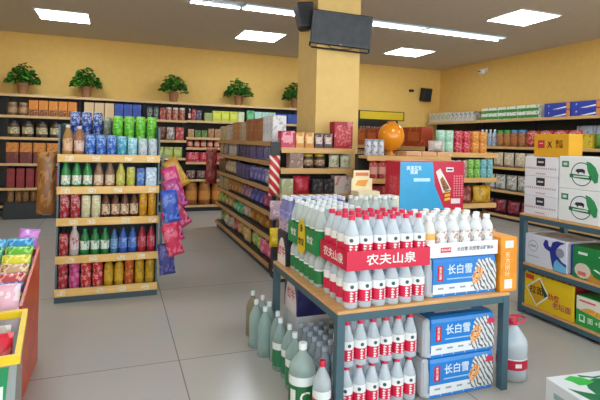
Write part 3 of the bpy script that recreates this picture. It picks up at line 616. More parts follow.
row(nf, 1.41, [(tt('a8d4bc', 'd8ece0', '78b494', 'c4e0d0'), 2, 'mint green tin', 2), .01, (tt('c4243c', 'f0a8ac', '94142c', 'b4243c'), 2, 'red tin', 2), .01, (tt('d8862c', 'f4cc84', 'a85c14', 'd88a34'), 2, 'orange tin', 2)], A, -.1 + .06, .012, .02)
A = 'the second tier of the far end unit'
row(nf, 1.1, [(can(.045, .11, 'b08c84', 'e0c4bc', '7c5c54', lid='4c5c34', name='tea_tin', cat='tin'), 4, 'small pinkish tin', 2), (can(.05, .115, '6cb43c', 'c4e49c', '40841c', lid='4c943c', name='tea_tin', cat='tin'), 2, 'small lime green tin', 2), (can(.05, .115, '5cacb4', 'b8dce0', '34848c', lid='5cacb4', name='tea_tin', cat='tin'), 2, 'small turquoise tin', 2)], A, .05, .01, .02)
A = 'the third tier of the far end unit'
row(nf, .78, [(packet(.26, .22, .12, '7c2c2c', 'c4948c', '4c1414', seed=83), 2, 'maroon sweets bag'), (packet(.3, .22, .12, 'd0a424', '8c6414', 'ecd05c', seed=84), 1, 'yellow sweets bag')], A, .0, .01, .02)
row(nf, .45, [(packet(.26, .22, .12, '6c5038', 'ac8c6c', '402c1c', seed=85), 3, 'brown sweets bag')], 'the fourth tier of the far end unit', .0, .01, .02)

# ------------------------------------------------------------------ sweets rack with the globe dispenser
sr = shelving('sweets_rack', 'open wooden sweets rack standing behind the red snack carton', 2.41, 4.36, 0, 1.05, .3, (1.37, 1.13, .8, .4), 1.38, PINE(), .05, kick=.06, deck=wood('c99a5c', 'dfb678'))
gd = tag(empty('sweets_dispenser', (2.79, 4.53, 1.375)), 'plain glossy orange globe sweets dispenser on a short foot', 'dispenser')
obj('globe', MB().lathe([(.02 + .0, .05), (.07, .06), (.11, .1), (.14, .165), (.145, .22), (.125, .29), (.085, .335), (.04, .355), (.01, .36)], 28), plain('e08a14', .2, 0, .6), gd)
obj('foot', MB().lathe([(.05, 0), (.045, .012), (.025, .03), (.03, .06)], 18), plain('d88a1c', .3), gd)
lid = obj('lid', MB().lathe([(.05, .35), (.05, .362), (.03, .372)], 18), plain('c8760c', .3), gd)
for i in range(3): can(.037, .17, 'c9ccd2', '5c606c', 'eceef0', lid='c4243c', name='tea_tin', cat='tin').put((2.44 + i * .075, 4.41, 1.375), 0, 'silver sweets tin with red lid, %s from the left on the rack' % ORD[i], 'silver sweets tins on the rack')
for i in range(5): jar(.045, .19, 'a8343c', 'dca49c', 'b8242c', 'd8a08c').put((2.52 + i * .1, 4.43, 1.135), 0, 'red sweets jar, %s from the left on the sweets rack' % ORD[i], 'red sweets jars on the sweets rack')
for i in range(3): carton(.19, .05, .18, 'd8a47c', 'f0e0cc', 'c45c3c', name='sweets_carton', sc=14).put((2.98 + i * .2, 4.37, 1.375), 0, 'low peach sweets carton, %s from the left on the rack' % ORD[i], 'low peach cartons on the sweets rack')
for i in range(4): carton(.2, .25, .15, '94242c', 'd07c74', '641418', name='sweets_carton', sc=11).put((2.58 + i * .235, 4.4, .805), 0, 'maroon sweets carton, %s from the left low on the rack' % ORD[i], 'maroon cartons low on the sweets rack')
packet(.2, .12, .12, 'b4aca4', 'dcd8d4', '8c8078', seed=87).put((3.3, 4.37, 1.425), 0, 'grey white sweets bag on the peach cartons')

# ------------------------------------------------------------------ tables
TEAL = lambda: plain('3f5d69', .45)
def table(name, label, x0, x1, y0, y1, H, cat='table', shelves=(), leg=.045, foot=0):
    t = tag(empty(name, (x0, y0, 0)), label, cat); W, D = x1 - x0, y1 - y0
    obj('tabletop', MB().cbox(0, W, 0, D, H - .018, H, .003), wood('c8955a', 'd9ab72', (4, 25, 25)), t)
    fr = MB()
    for z in (H,) + tuple(shelves):
        fr.box(leg, W - leg, .004, .03, z - .06, z - .0185).box(leg, W - leg, D - .03, D - .004, z - .06, z - .0185)
        fr.box(.004, .03, leg, D - leg, z - .06, z - .0185).box(W - .03, W - .004, leg, D - leg, z - .06, z - .0185)
    obj('frame', fr, TEAL(), t)
    for a in (0.002, W - leg - .002):
        for b_ in (.002, D - leg - .002): obj('leg', MB().box(a, a + leg, b_, b_ + leg, 0, H - .0185), TEAL(), t)
    for z in shelves: obj('shelf', MB().box(.004, W - .004, .004, D - .004, z - .018, z), wood('c8955a', 'd9ab72', (4, 25, 25)), t)
    return t
table('display_table', 'teal steel table with wooden top stacked with bottled water', 1.11, 2.285, 2.29, 3.42, .6)
table('display_table', 'tall teal table behind the water holding the red snack carton', 1.72, 2.98, 3.5, 4.1, .92)

# red capped water
def rw(q): return bottle(q, .25, 'e6f2fb', 'd81e4c', ((.14, .39, 'd01c48', 'd01c48'), (.39, .57, 'e9edee', 'e9edee')), thru=.5, name='water_bottle', shoulder=.57, neck=.37, n=20, dots=True)
RW, RU = rw(.0415), rw(.0395)
def block(k, x0, y0, z0, nx, ny, nz, px, py, pz, what, place, grp, jz=0, skip=None):
    for kz in range(nz):
        for j in range(ny):
            for i in range(nx):
                if skip and skip(i, j, kz): continue
                tier = ('lower tier, ' if kz == 0 else 'upper tier, ') if nz > 1 else ''
                k.put((x0 + (i + .5) * px, y0 + (j + .5) * py, z0 + .001 + kz * pz), R.uniform(-.25, .25), '%s, %s%s in the %s row %s' % (what, tier, ORD[i], ORD[j], place), grp)
block(RW, 1.165, 2.30, .6, 6, 4, 2, .0865, .0865, .2505, 'red capped water', 'on the table', 'red capped water bottles on the table')
block(RU, 1.185, 2.36, 0.002, 6, 2, 2, .083, .0885, .2505, 'red capped water', 'under the table', 'red capped water bottles under the table')
RED = plain('cf1a42', .4)
def collar(name, label, x0, x1, y0, y1, z0, z1, mat, t=.004):
    o = obj(name, MB().box(x0 - t, x1 + t, y0 - t, y0, z0, z1).box(x0 - t, x1 + t, y1, y1 + t, z0, z1).box(x0 - t, x0, y0, y1, z0, z1).box(x1, x1 + t, y0, y1, z0, z1), mat)
    return tag(o, label, 'packaging band')
c = collar('cardboard_collar', 'red cardboard band with white writing around the red capped water', 1.163, 1.686, 2.298, 2.648, .81, .915, RED)
text(c, '农夫山泉', .064, 1.435, .86, WHITE(), front(2.294), sx=1.25)
text(c, '农夫山泉', .06, -2.47, .86, WHITE(), side(1.159), sx=1.1)
# green water
GW = bottle(.0405, .245, 'e2eeee', 'dfe8ec', ((.1, .42, '1f7a44', '1f7a44'), (.42, .46, 'e4ecea', 'e4ecea')), thru=.5, name='water_bottle', shoulder=.58, neck=.38, n=20)
block(GW, 1.155, 2.69, .6, 4, 6, 2, .084, .086, .2455, 'white capped green label water', 'on the table', 'green label water bottles on the table', skip=lambda i, j, k: k == 0 and i in (1, 2) and j in (1, 2, 3, 4) and False)
c = collar('cardboard_collar', 'green cardboard band around the white capped water', 1.153, 1.493, 2.686, 3.207, .80, .94, plain('1f8a4c', .4))
text(c, '怡宝', .05, -2.80, .875, WHITE(), side(1.149)); text(c, '怡宝', .05, -3.1, .875, WHITE(), side(1.149))
yt = tag(obj('hanging_tag', MB().prism([(-3.0, .80), (-2.98, .77), (-2.9, .765), (-2.87, .80), (-2.885, .95), (-2.92, .985), (-2.96, .985), (-2.99, .95)], side(1.146), .003), plain('e2c61c', .4)), 'yellow teardrop tag hung on the green water band', 'tag')
panel(yt, 'emblem', circ(-2.938, .93, .024, 16), plain('2a3a2c', .5), side(1.1428), .0012); text(yt, 'C', .04, -2.938, .93, plain('e2c61c', .4), side(1.1416)); text(yt, '怡宝', .05, -2.935, .84, plain('1c2430', .5), side(1.143))
# purple bottles on their carton
bc = tag(empty('drink_carton', (1.14, 3.22, .601)), 'black drink carton with a white round label at the table corner', 'box')
obj('carton_body', MB().cbox(0, .5, 0, .2, 0, .24, .003), printed('22242c', '34364a', None, 8), bc)
fs = side(0)
panel(bc, 'round_label', circ(-.095, .002, .085, 24, .19, 0, PI), plain('eae6e2', .4), fs); text(bc, '红牛', .075, -.095, .09, plain('c0243c', .4), side(-.001), sx=1.1)
PW = bottle(.0345, .25, '8d8cc4', 'd3d8ee', ((.02, .34, 'b9a8bc', '74607c'), (.34, .6, '7a7cc0', 'b4b4dc')), thru=.25, name='water_bottle', shoulder=.6, neck=.45, n=14)
block(PW, 1.145, 3.225, .842, 7, 3, 1, .07, .07, .25, 'violet capped drink', 'on the black carton', 'violet bottles on the black carton')
block(GW, 1.66, 3.2, .6, 5, 2, 2, .084, .086, .2455, 'white capped green label water', 'at the table back', 'green label water at the table back')

# tiger packs of water
TIG = striped('d8dbde', '545a60', 17, (1.3, 0, .8), 5, .4, .68)
def tiger_pack(loc, label, trayed=False):
    W, D, H = .51, .37, .235
    t = tag(empty('water_multipack', loc), label, 'water pack', 'blue tiger water packs')
    b = MB(); n = 5; prof = [(0.002, .0)] + [(.0, .04), (0, H - .03), (.008, H - .01), (.03, H)] + [(D - .03, H), (D, H - .03), (D, .04), (D - .002, 0)]
    L = len(prof); v = [(-W / 2 + .05, y, z) for y, z in prof] + [(W / 2, y, z) for y, z in prof]
    f = [(i, i + L, i + 1 + L, i + 1) for i in range(L - 1)] + [tuple(range(L)), tuple(range(2 * L - 1, L - 1, -1)), (0, L - 1, 2 * L - 1, L)]
    wr = obj('printed_wrap', b.add(v, f), plain('1f7ed0', .3), t)
    panel(wr, 'white_strip', rect(-W / 2 + .05, W / 2 - .001, .018, .075), plain('dfe6ea', .35), front(), .001)
    panel(wr, 'top_slip', rect(-.12, .16, .08, .17), plain('e4eaf0', .4), top(H), .001)
    panel(wr, 'brand_label', rect(-.175, -.132, .095, .185), plain('c01c38', .4), front(), .0015)
    text(wr, '农\n夫\n山\n泉', .02, -.1535, .14, WHITE(), front(), name='brand_lettering', space=.95)
    text(wr, '长白雪', .062, -.012, .155, plain('d9eaf6', .4), front(), name='title_lettering')
    panel(wr, 'subtitle_line', rect(-.105, .08, .1, .107), plain('9cc8ea', .4), front(), .001)
    for k in range(4): panel(wr, 'print_mark', rect(-.17 + k * .08, -.13 + k * .08, .045, .055), plain('8a98a4', .5), front(.0), .0018)
    panel(wr, 'tiger_print', [(.1, .02), (.085, .07), (.075, .1), (.095, .14), (.105, .18), (.125, .21), (.16, .205), (.2, .215), (.235, .2), (.262, .17), (.262, .02)], TIG, front(), .002)
    tg = panel(wr, 'tiger_face', [(.085, .06), (.078, .1), (.1, .145), (.13, .165), (.16, .15), (.155, .11), (.135, .085), (.11, .06)], printed('d8883c', 'f0e0cc', '8c4c1c', 40), front(-.0005), .003)
    panel(tg, 'tiger_eye', circ(.118, .128, .006, 8), plain('1c1c1c', .3), front(-.0005), .004)
    # clear end with the bottle column showing and rounded bottle feet along the bottom
    e = obj('clear_end', MB().cbox(-W / 2, -W / 2 + .05, .004, D - .004, .01, H - .004, .012), clear('c4cdd4', .3), t)
    for k in range(4): obj('bottle', MB().lathe([(.03, .004), (.04, .01), (.04, .15), (.02, .2), (.015, .22)], 12, (-W / 2 + .047, .048 + k * .091, 0)), clear('ccd6dc', .35), t)
    for k in range(6): obj('bottle_foot', MB().lathe([(.026, 0), (.041, .006), (.041, .03)], 14, (-W / 2 + .047 + k * .0835, .0415, 0)), clear('cfd8de', .25), t)
    if not trayed: panel(wr, 'red_corner', [(.2, .165), (.262, .165), (.262, .19), (.215, .2)], plain('d8305c', .4), front(-.0006), .003)
    return t
tiger_pack((1.95, 2.335, .601), 'blue tiger water pack on the table top below white bottles', True)
tiger_pack((1.955, 2.345, .2395), 'blue tiger water pack under the table, upper of two')
tiger_pack((1.952, 2.345, .003), 'blue tiger water pack under the table, lower of two, on the floor')
tr = tag(empty('display_tray', (1.955, 2.33, .8365)), 'white cardboard tray with red label holding white bottles', 'tray')
obj('tray_base', MB().box(-.262, .262, .004, .38, 0, .003), plain('e6e8e8', .5), tr)
for a in ((-.262, .262, 0, .004), (-.262, .262, .38, .384)): obj('tray_wall', MB().box(*a, 0, .085), plain('e9ebec', .45), tr)
for a in (-.262, .258): obj('tray_wall', MB().box(a, a + .004, .004, .38, 0, .085), plain('e9ebec', .45), tr)
panel(tr, 'brand_label', rect(-.165, -.09, .028, .058), plain('c8203c', .4), front()); text(tr, '农夫山泉', .017, -.1275, .043, WHITE(), front(), name='brand_lettering')
text(tr, '长白雪 天然雪山矿泉水', .027, .09, .043, plain('6c747c', .5), front())
SW = bottle(.041, .235, 'eef2f4', 'eceff2', ((.1, .62, 'dfe3e6', 'a8705c'),), thru=.3, name='water_bottle', shoulder=.66, neck=.42, n=20)
YW = bottle(.041, .235, 'eeeeea', 'eceff2', ((.1, .42, 'e8e4dc', 'd8a49c'), (.42, .58, 'e8b45c', 'e8b45c')), thru=.3, name='water_bottle', shoulder=.66, neck=.42, n=20)
for j in range(4):
    for i in range(6):
        k = YW if i == 0 else SW
        k.put((1.955 - .259 + .043 + i * .0865, 2.334 + .05 + j * .09, .8405), R.uniform(-.3, .3), ('yellow banded' if i == 0 else 'white printed') + ' water bottle, %s column, %s row of the tray' % (ORD[i], ORD[j]), 'white bottles in the tray')
ob = tag(empty('drink_carton', (2.278, 2.31, .601)), 'upright orange carton at the table end beside the tiger pack', 'box')
obj('carton_body', MB().cbox(-.052, .078, 0, .3, 0, .335, .003), printed('e8961c', 'e08a14', None, 4), ob)
panel(ob, 'white_label', rect(-.02, .045, .27, .315), plain('d4e4e4', .4), front()); text(ob, '东\n方\n树\n叶', .042, .0, .165, plain('f4d49c', .4), front(), space=.95)
panel(ob, 'white_label', rect(-.022, .04, .018, .075), plain('e8e8e0', .4), front())
# cartons under the table
ub = tag(empty('drink_carton', (1.2, 3.12, .27)), 'dark purple carton with white round label under the table', 'box')
obj('carton_body', MB().cbox(0, .62, 0, .28, 0, .26, .003), printed('2c2a5c', '3c3a74', None, 6), ub)
panel(ub, 'round_label', circ(-.14, .0, .12, 24, .25, 0, PI), plain('e8e4e8', .4), side(0)); text(ub, '红牛', .08, -.13, .12, plain('c8284c', .4), side(-.001))
panel(ub, 'print_line', rect(.2, .42, .08, .1), plain('9c98c4', .4), front()); panel(ub, 'print_line', rect(.2, .5, .03, .05), plain('9c98c4', .4), front())
wc = tag(obj('storage_carton', MB().cbox(0, .62, 0, .28, 0, .268, .004), plain('d4d8dc', .5), None, (1.2, 3.12, 0)), 'white carton on the floor below the dark purple carton', 'box')
GC = bottle(.036, .25, 'aab8c4', 'b4c4d4', ((.2, .6, 'b0bcc8', '6c7c90'),), thru=.25, name='water_bottle', shoulder=.62, neck=.45, n=14)
block(GC, 1.17, 2.62, .002, 5, 6, 1, .075, .078, .25, 'grey capped water', 'under the table side', 'grey capped water bottles under the table')

# big bottles on the floor beside the table
def big(r, h, c, cap, band, nm, label, x, y, txt=None):
    k = bottle(r, h, c, cap, ((.1, .42, band, band), (.42, .55, 'dfe9ea', 'dfe9ea')) if band else (), thru=.62, name='water_bottle', shoulder=.62, neck=.27, n=24, capr=r * .32)
    o = k.put((x, y, 0), -math.atan2(x, y), label)
    if txt:
        fr = lambda a, b_, d: ((r * 1.015 + d) * math.sin(a / r), -(r * 1.015 + d) * math.cos(a / r), b_)
        text(o, txt, h * .24, r * .25, h * .25, WHITE(), fr)
        q = MB()
        for k in range(4): q.prism(rect(r * (-.95 + k * .12), r * (-.83 + k * .12), h * .12, h * .36), fr, .0008)
        obj('white_label', q, plain('dfe6e2', .4), o)
    return o
big(.075, .37, 'c4dcd8', 'e2ecee', '1b6a3a', 'big', 'largest green label water bottle on the floor near the table leg', 1.0, 2.5, 'C')
big(.05, .33, 'e2eef4', 'c8183c', 'c8163e', 'red', 'red capped tall water bottle standing against the table leg', 1.054, 2.345)
fb = [(1.035, 2.72, .055, .34), (1.05, 2.86, .05, .335), (1.03, 2.98, .05, .335), (1.05, 3.1, .05, .335), (.99, 3.2, .05, .34), (1.05, 3.3, .05, .335), (.97, 3.36, .05, .34), (1.045, 3.45, .045, .335), (1.0, 3.56, .05, .34)]
for i, (x, y, r, h) in enumerate(fb):
    big(r, h, 'b8d4d2' if i != 8 else 'a8a078', 'd6e4ea', '2c7a54' if i < 3 else None, 'f', 'pale green water bottle on the floor, %s behind the largest one' % ORD[i], x, y)
o = bottle(.095, .385, 'e0edf4', 'c8183c', ((.2, .36, 'c8163e', 'c8163e'), (.36, .38, 'e8ecee', 'e8ecee')), thru=.5, name='water_bottle', shoulder=.6, neck=.3, n=28, capr=.034).put((2.44, 2.42, 0), 0, 'five litre water bottle with red handle, on the floor past the table')
obj('carry_handle', MB().tube([(.075 * math.cos(a), -.01 + .06 * math.sin(a), .372 + .014 * math.cos(a)) for a in [2 * PI * k / 20 for k in range(21)]], .006).tube([(-.07, 0, .36), (0, 0, .375), (.07, 0, .388)], .006), plain('d0204c', .35), o)
panel(o, 'print_mark', rect(-.05, -.01, .095, .12), WHITE(), lambda a, b_, d: ((.097 + d) * math.sin(a / .095), -(.097 + d) * math.cos(a / .095), b_))

# red snack carton and cream counter boxes on the tall table
rc = tag(empty('snack_carton', (2.61, 3.53, .921)), 'large red and blue snack carton standing above the water bottles', 'box')
obj('carton_body', MB().cbox(-.34, .34, 0, .24, 0, .43, .004), plain('c01c3e', .35), rc)
panel(rc, 'blue_panel', [(-.338, .005), (.13, .005), (.08, .1), (.02, .22), (-.005, .425), (-.338, .425)], plain('2f9ed0', .35), front())
for z, n_ in ((.37, 9), (.335, 6)): text(rc, '满满花生'[:4 if n_ == 9 else 2], .04, -.2, z, plain('dcf0f8', .4), front(-.0), name='title_lettering')
panel(rc, 'white_print', rect(-.2, -.03, .255, .285), plain('b8e0f0', .4), front(), .0025)
panel(rc, 'snack_bar_print', [(.03, .34), (.075, .37), (.2, .18), (.11, .15)], plain('e8dcd4', .4), front(), .0015)
panel(rc, 'nut_print', [(.075, .27), (.1, .3), (.18, .195), (.12, .17)], printed('6c3c1c', 'd0a060', '3c1c0c', 60), front(), .0025)
panel(rc, 'brand_plate', rect(.14, .22, .34, .38), plain('e0dce0', .4), front()); panel(rc, 'brand_bar', rect(.15, .21, .353, .367), plain('3c2c3c', .4), front(), .002)
q = MB()
for z in (.08, .115, .15): q.prism([(.13, z), (.19, z + .01), (.19, z + .032), (.13, z + .022)], front(), .0015)
obj('gold_print', q, plain('e8c02c', .4), rc)
q = MB()
for k in range(4):
    for j in range(9): q.prism(rect(.225 + k * .028, .24 + k * .028, .12 + j * .022, .132 + j * .022), front(), .0012)
obj('print_column', q, plain('e08c98', .4), rc)
panel(rc, 'white_label', rect(.2, .3, .055, .1), plain('e8d8d8', .4), front())
panel(rc, 'side_print', rect(-.17, -.05, .05, .3), printed('c01c3e', 'd8707c', None, 50), side(-.34)); panel(rc, 'side_label', rect(-.16, -.06, .03, .085), plain('dcb8bc', .4), side(-.34))
cb = tag(empty('counter_display_box', (2.055, 3.66, .921)), 'cream counter box with a tall back card beside the snack carton', 'box')
obj('tray_box', MB().cbox(-.11, .1, .0, .14, 0, .16, .003), plain('e2d8b4', .5), cb)
obj('back_card', MB().prism([(-.11, 0), (.1, 0), (.1, .26), (.07, .265), (.07, .335), (-.09, .335), (-.09, .265), (-.11, .26)], front(.145), .004), plain('e8dab0', .5), cb)
panel(cb, 'orange_print', [(-.07, .2), (.03, .19), (.06, .25), (-.05, .245)], plain('e09a3c', .5), front(.141), .0015); panel(cb, 'title_print', rect(-.07, .06, .285, .315), plain('d8784c', .5), front(.141), .0015)
cb2 = tag(obj('counter_display_box', MB().cbox(-.11, .13, 0, .12, 0, .135, .003), plain('e4dcbc', .5), None, (2.13, 3.515, .921)), 'low cream counter box before the tall cream one', 'box')
panel(cb2, 'green_print', rect(-.06, .1, .1, .12), plain('6c8c7c', .5), front()); panel(cb2, 'emblem', [(.0, .04), (.04, .04), (.05, .085), (-.01, .085)], plain('4c7c64', .5), front()); panel(cb2, 'print_block', rect(-.07, -.03, .02, .06), plain('7c7c6c', .5), front())

# ------------------------------------------------------------------ carton rack on the far side
rk = table('carton_rack', 'teal steel rack with wooden shelves stacked with drink cartons', 3.45, 4.0, 1.4, 3.37, .9, 'rack', (.46, .09), leg=.05)
def cart(x, y, z, w, h, d, col, label, c2=None):
    t = tag(empty('drink_carton', (x, y, z + .001), -PI / 2), label, 'box')
    obj('carton_body', MB().cbox(-w / 2, w / 2, 0, d, 0, h, .004), printed(col, c2, None, 5) if c2 else plain(col, .45, vary=.02), t)
    return t
INK = plain('23262e', .5); GREY = plain('a8a8b4', .5); GRN = plain('1d7a44', .45)
for i, nm in enumerate(('lowest', 'middle', 'top')):
    t = cart(3.47, 3.165, .9 + i * .173, .35, .171, .3, 'dcdde2', 'white drink carton with black square, %s of its stack' % nm)
    panel(t, 'black_label', rect(-.045, .045, .09, .16), INK, front()); panel(t, 'label_mark', rect(-.03, .03, .118, .132), plain('c8c8d0', .5), front(), .002)
    q = MB()
    for k in range(14): q.prism(rect(-.16 + k * .0235, -.145 + k * .0235, .062, .078), front(), .0008)
    obj('print_line', q, plain('b4a8ac', .5), t)
    panel(t, 'print_line', rect(-.05, .05, .02, .03), plain('c0a8a8', .5), front(), .0008)
for i, nm in enumerate(('lower', 'upper')):
    t = cart(3.47, 2.79, .9 + i * .268, .375, .266, .3, 'dfe4e4', '%s white milk carton with green leaf and cow emblem' % nm)
    ring = [(x, y) for x, y in circ(.02, .12, .092, 28)]
    q = MB()
    for k in range(28):
        a0, a1 = 2 * PI * k / 28, 2 * PI * (k + 1) / 28
        q.prism([(.02 + r_ * math.cos(a), .125 + r_ * math.sin(a)) for r_, a in ((.095, a0), (.095, a1), (.088, a1), (.088, a0))], front(), .001)
    obj('ring_emblem', q, plain('2c4c3c', .5), t)
    panel(t, 'leaf_emblem', [(.06, .23), (.1, .22), (.14, .185), (.165, .13), (.16, .07), (.135, .06), (.1, .1), (.075, .15)], plain('2c8c54', .45), front(), .002)
    panel(t, 'cow_emblem', [(-.035, .148), (-.02, .165), (.03, .168), (.05, .158), (.05, .14), (.043, .125), (.035, .14), (.0, .14), (-.008, .125), (-.018, .14)], INK, front(), .0018)
    b_ = panel(t, 'green_banner', [(-.085, .095), (.1, .085), (.11, .115), (-.085, .125)], plain('1f6a40', .45), front(), .0025); panel(t, 'banner_mark', rect(-.05, .085, .1, .111), plain('c8dcd0', .5), front(), .0035)
    panel(t, 'green_square', rect(-.16, -.095, .175, .225), plain('2a7c4c', .45), front()); panel(t, 'square_mark', rect(-.145, -.11, .19, .212), plain('bcd4c4', .5), front(), .002)
t = cart(3.47, 2.4, .9, .36, .27, .3, 'd8dcdc', 'white carton at the near end of the rack top', None)
panel(t, 'green_panel', rect(-.17, .17, .02, .25), plain('2c6a54', .45), front())
ys = cart(3.53, 3.12, 1.4195, .36, .2, .16, 'd09a1c', 'yellow carton with red square on top of the white stack')
text(ys, '火锅', .001, 0, 0, INK, front()) if False else None
panel(ys, 'red_square', rect(-.135, -.065, .075, .145), plain('b8203a', .45), front()); panel(ys, 'square_mark', rect(-.12, -.08, .112, .122), plain('e8a8a0', .5), front(), .002)
q = MB().prism([(-.04, .075), (-.03, .075), (.012, .135), (.002, .135)], front(), .0015).prism([(-.03, .13), (-.02, .135), (.015, .082), (.005, .078)], front(), .0025)
obj('crossed_emblem', q, INK, ys); text(ys, '重庆\n火锅', .038, .085, .11, plain('6c4410', .5), front(), space=.95)
t = cart(3.47, 3.1, .46, .43, .265, .34, 'd4d8e2', 'white carton with a dark blue splash on the middle rack shelf')
q = MB()
for k in range(24):
    a0, a1 = 2 * PI * k / 24, 2 * PI * (k + 1) / 24
    q.prism([(-.125 + r_ * math.cos(a), .165 + r_ * math.sin(a)) for r_, a in ((.05, a0), (.05, a1), (.045, a1), (.045, a0))], front(), .001)
obj('ring_emblem', q, plain('8890a0', .5), t); panel(t, 'print_line', rect(-.155, -.095, .155, .175), GREY, front()); panel(t, 'print_line', rect(-.19, -.06, .07, .078), GREY, front())
BLU = plain('27348c', .4)
panel(t, 'blue_splash', [(.0, .245), (.03, .24), (.035, .2), (.06, .19), (.075, .235), (.12, .255), (.2, .25), (.15, .225), (.12, .19), (.13, .13), (.17, .09), (.213, .075), (.213, .002), (.09, .002), (.07, .06), (.06, .1), (.05, .15), (.0, .17), (-.02, .2)], BLU, front(), .0015)
panel(t, 'pale_splash', [(.09, .004), (.213, .004), (.213, .05), (.16, .075), (.12, .1), (.095, .07)], plain('6cb4dc', .4), front(), .0025)
panel(t, 'round_mark', circ(.15, .16, .04, 16), plain('8a90a0', .5), front(), .002)
t = cart(3.5, 2.855, .46, .035, .25, .32, '2a3c9c', 'thin dark blue carton wedged beside the green carton')
t = cart(3.47, 2.61, .46, .44, .255, .34, '1f8040', 'green carton with cup picture on the middle rack shelf')
panel(t, 'pale_print', circ(-.13, .068, .07, 18, .06), plain('d8c8b8', .45), front()); panel(t, 'red_print', rect(-.17, -.1, .03, .06), plain('d0705c', .5), front(), .002); panel(t, 'orange_print', [(-.19, .09), (-.08, .1), (-.03, .04), (.08, .02), (.1, .003), (-.08, .003)], plain('c88a34', .5), front(), .0009)
panel(t, 'cup_print', [(.02, .17), (.13, .16), (.12, .09), (.06, .08), (.03, .11)], plain('dce4d4', .45), front()); panel(t, 'white_stripe', [(.0, .205), (.02, .215), (.2, .15), (.2, .135)], plain('e4ece4', .45), front()); panel(t, 'white_stripe', [(-.04, .1), (-.02, .105), (.12, .05), (.12, .035)], plain('e4ece4', .45), front())
panel(t, 'title_print', rect(-.17, -.09, .195, .215), plain('d8e8dc', .5), front())
t = cart(3.47, 2.15, .46, .42, .25, .34, '2c6c9c', 'blue carton at the near end of the middle rack shelf'); panel(t, 'white_panel', rect(-.15, .15, .05, .2), plain('dce4e8', .4), front())
t = cart(3.47, 3.062, .09, .5, .29, .02, 'e0bc14', 'yellow display board front with diamond picture on the rack bottom', None)
t.name = 'display_carton'; t['label'] = 'yellow display carton with diamond picture on the rack bottom'
obj('tray', MB().box(-.25, .25, .021, .34, 0, .02), plain('d8b414', .5), t)
fr = front()
panel(t, 'white_diamond', [(-.23, .155), (-.115, .015), (.02, .135), (-.085, .275)], plain('dce4dc', .45), fr); panel(t, 'gold_diamond', [(-.215, .155), (-.115, .033), (.002, .137), (-.085, .258)], plain('d0a014', .45), fr, .002)
panel(t, 'dark_corner', [(-.085, .258), (.002, .137), (-.03, .11), (-.06, .19)], plain('2c4a2c', .45), fr, .0028)
text(t, '拉面', .075, -.115, .15, plain('3c2408', .5), fr, .0022); panel(t, 'brand_label', rect(-.235, -.145, .235, .275), plain('c83c20', .4), fr)
text(t, '劲爽', .06, .06, .135, plain('c03a34', .4), fr); text(t, '老坛面', .06, .14, .075, plain('a83c50', .4), fr)
q = MB().prism(rect(.015, .11, .095, .105), fr, .0008)
for i in range(9): carton(.05, .282, .3, '8c1424', 'b4303c', '5c0c18', 'd8c8c8', name='noodle_carton', lp=(.3, .7, .9, .96), sc=10).put((3.495, 3.276 - i * .0535, .1125), -PI / 2, 'dark red noodle carton, %s from the left in the yellow display' % ORD[i], 'dark red noodle cartons in the yellow display')
t = cart(3.47, 2.56, .09, .46, .24, .34, '249a44', 'green and white carton with noodle picture on the rack bottom')
panel(t, 'white_panel', [(-.225, .13), (.225, .12), (.225, .235), (-.225, .235)], plain('e0dccc', .45), fr); panel(t, 'noodle_print', [(-.2, .125), (-.12, .16), (.0, .15), (.1, .17), (.22, .16), (.22, .1), (.0, .1)], printed('d89c34', 'e8c870', 'a8641c', 30), fr, .002)
text(t, '面 +鲜 好面', .05, .0, .06, plain('dcecd8', .4), fr); panel(t, 'cup_emblem', rect(-.2, -.15, .035, .09), plain('dcecd8', .4), fr); panel(t, 'cup_hole', rect(-.19, -.16, .05, .085), plain('249a44', .4), fr, .002)
panel(t, 'red_print', rect(-.2, -.06, .195, .21), plain('d85c5c', .4), fr, .002)
for i in range(2): cart(3.47, 2.05 - i * .4, .09, .38, .26, .34, 'c8a04a', 'tan carton at the near end of the rack bottom, %s one' % ORD[i])

# green milk carton on the floor in front
t = tag(empty('milk_carton', (2.2, 1.94, 0), math.radians(-6)), 'green and white milk carton lying on the floor in the front corner', 'box')
obj('carton_body', MB().cbox(0, .42, -.34, 0, 0, .255, .004), plain('d4dce0', .45, vary=.02), t)
tp = top(.255)
panel(t, 'green_panel', [(.06, -.335), (.022, -.13), (.05, -.16), (.12, -.21), (.13, -.15), (.17, -.09), (.25, -.07), (.415, -.1), (.415, -.335)], plain('0f6e42', .4), tp)
panel(t, 'bright_green_leaf', [(.08, -.045), (.14, -.02), (.19, -.05), (.22, -.1), (.16, -.12), (.11, -.115), (.1, -.075)], plain('34b444', .4), tp, .002)
panel(t, 'dark_swirl', [(.19, -.02), (.26, -.055), (.34, -.05), (.34, -.058), (.26, -.068), (.19, -.04)], plain('1c6a44', .4), tp, .002)
panel(t, 'white_print', rect(.27, .4, -.17, -.155), plain('dcecdc', .4), tp, .002); panel(t, 'white_print', rect(.3, .4, -.2, -.19), plain('dcecdc', .4), tp, .002)
panel(t, 'side_print', rect(.06, .28, .17, .2), plain('8aa8ac', .4), side(0)); panel(t, 'green_front', rect(.06, .41, .01, .25), plain('0f6e42', .4), front(-.34))

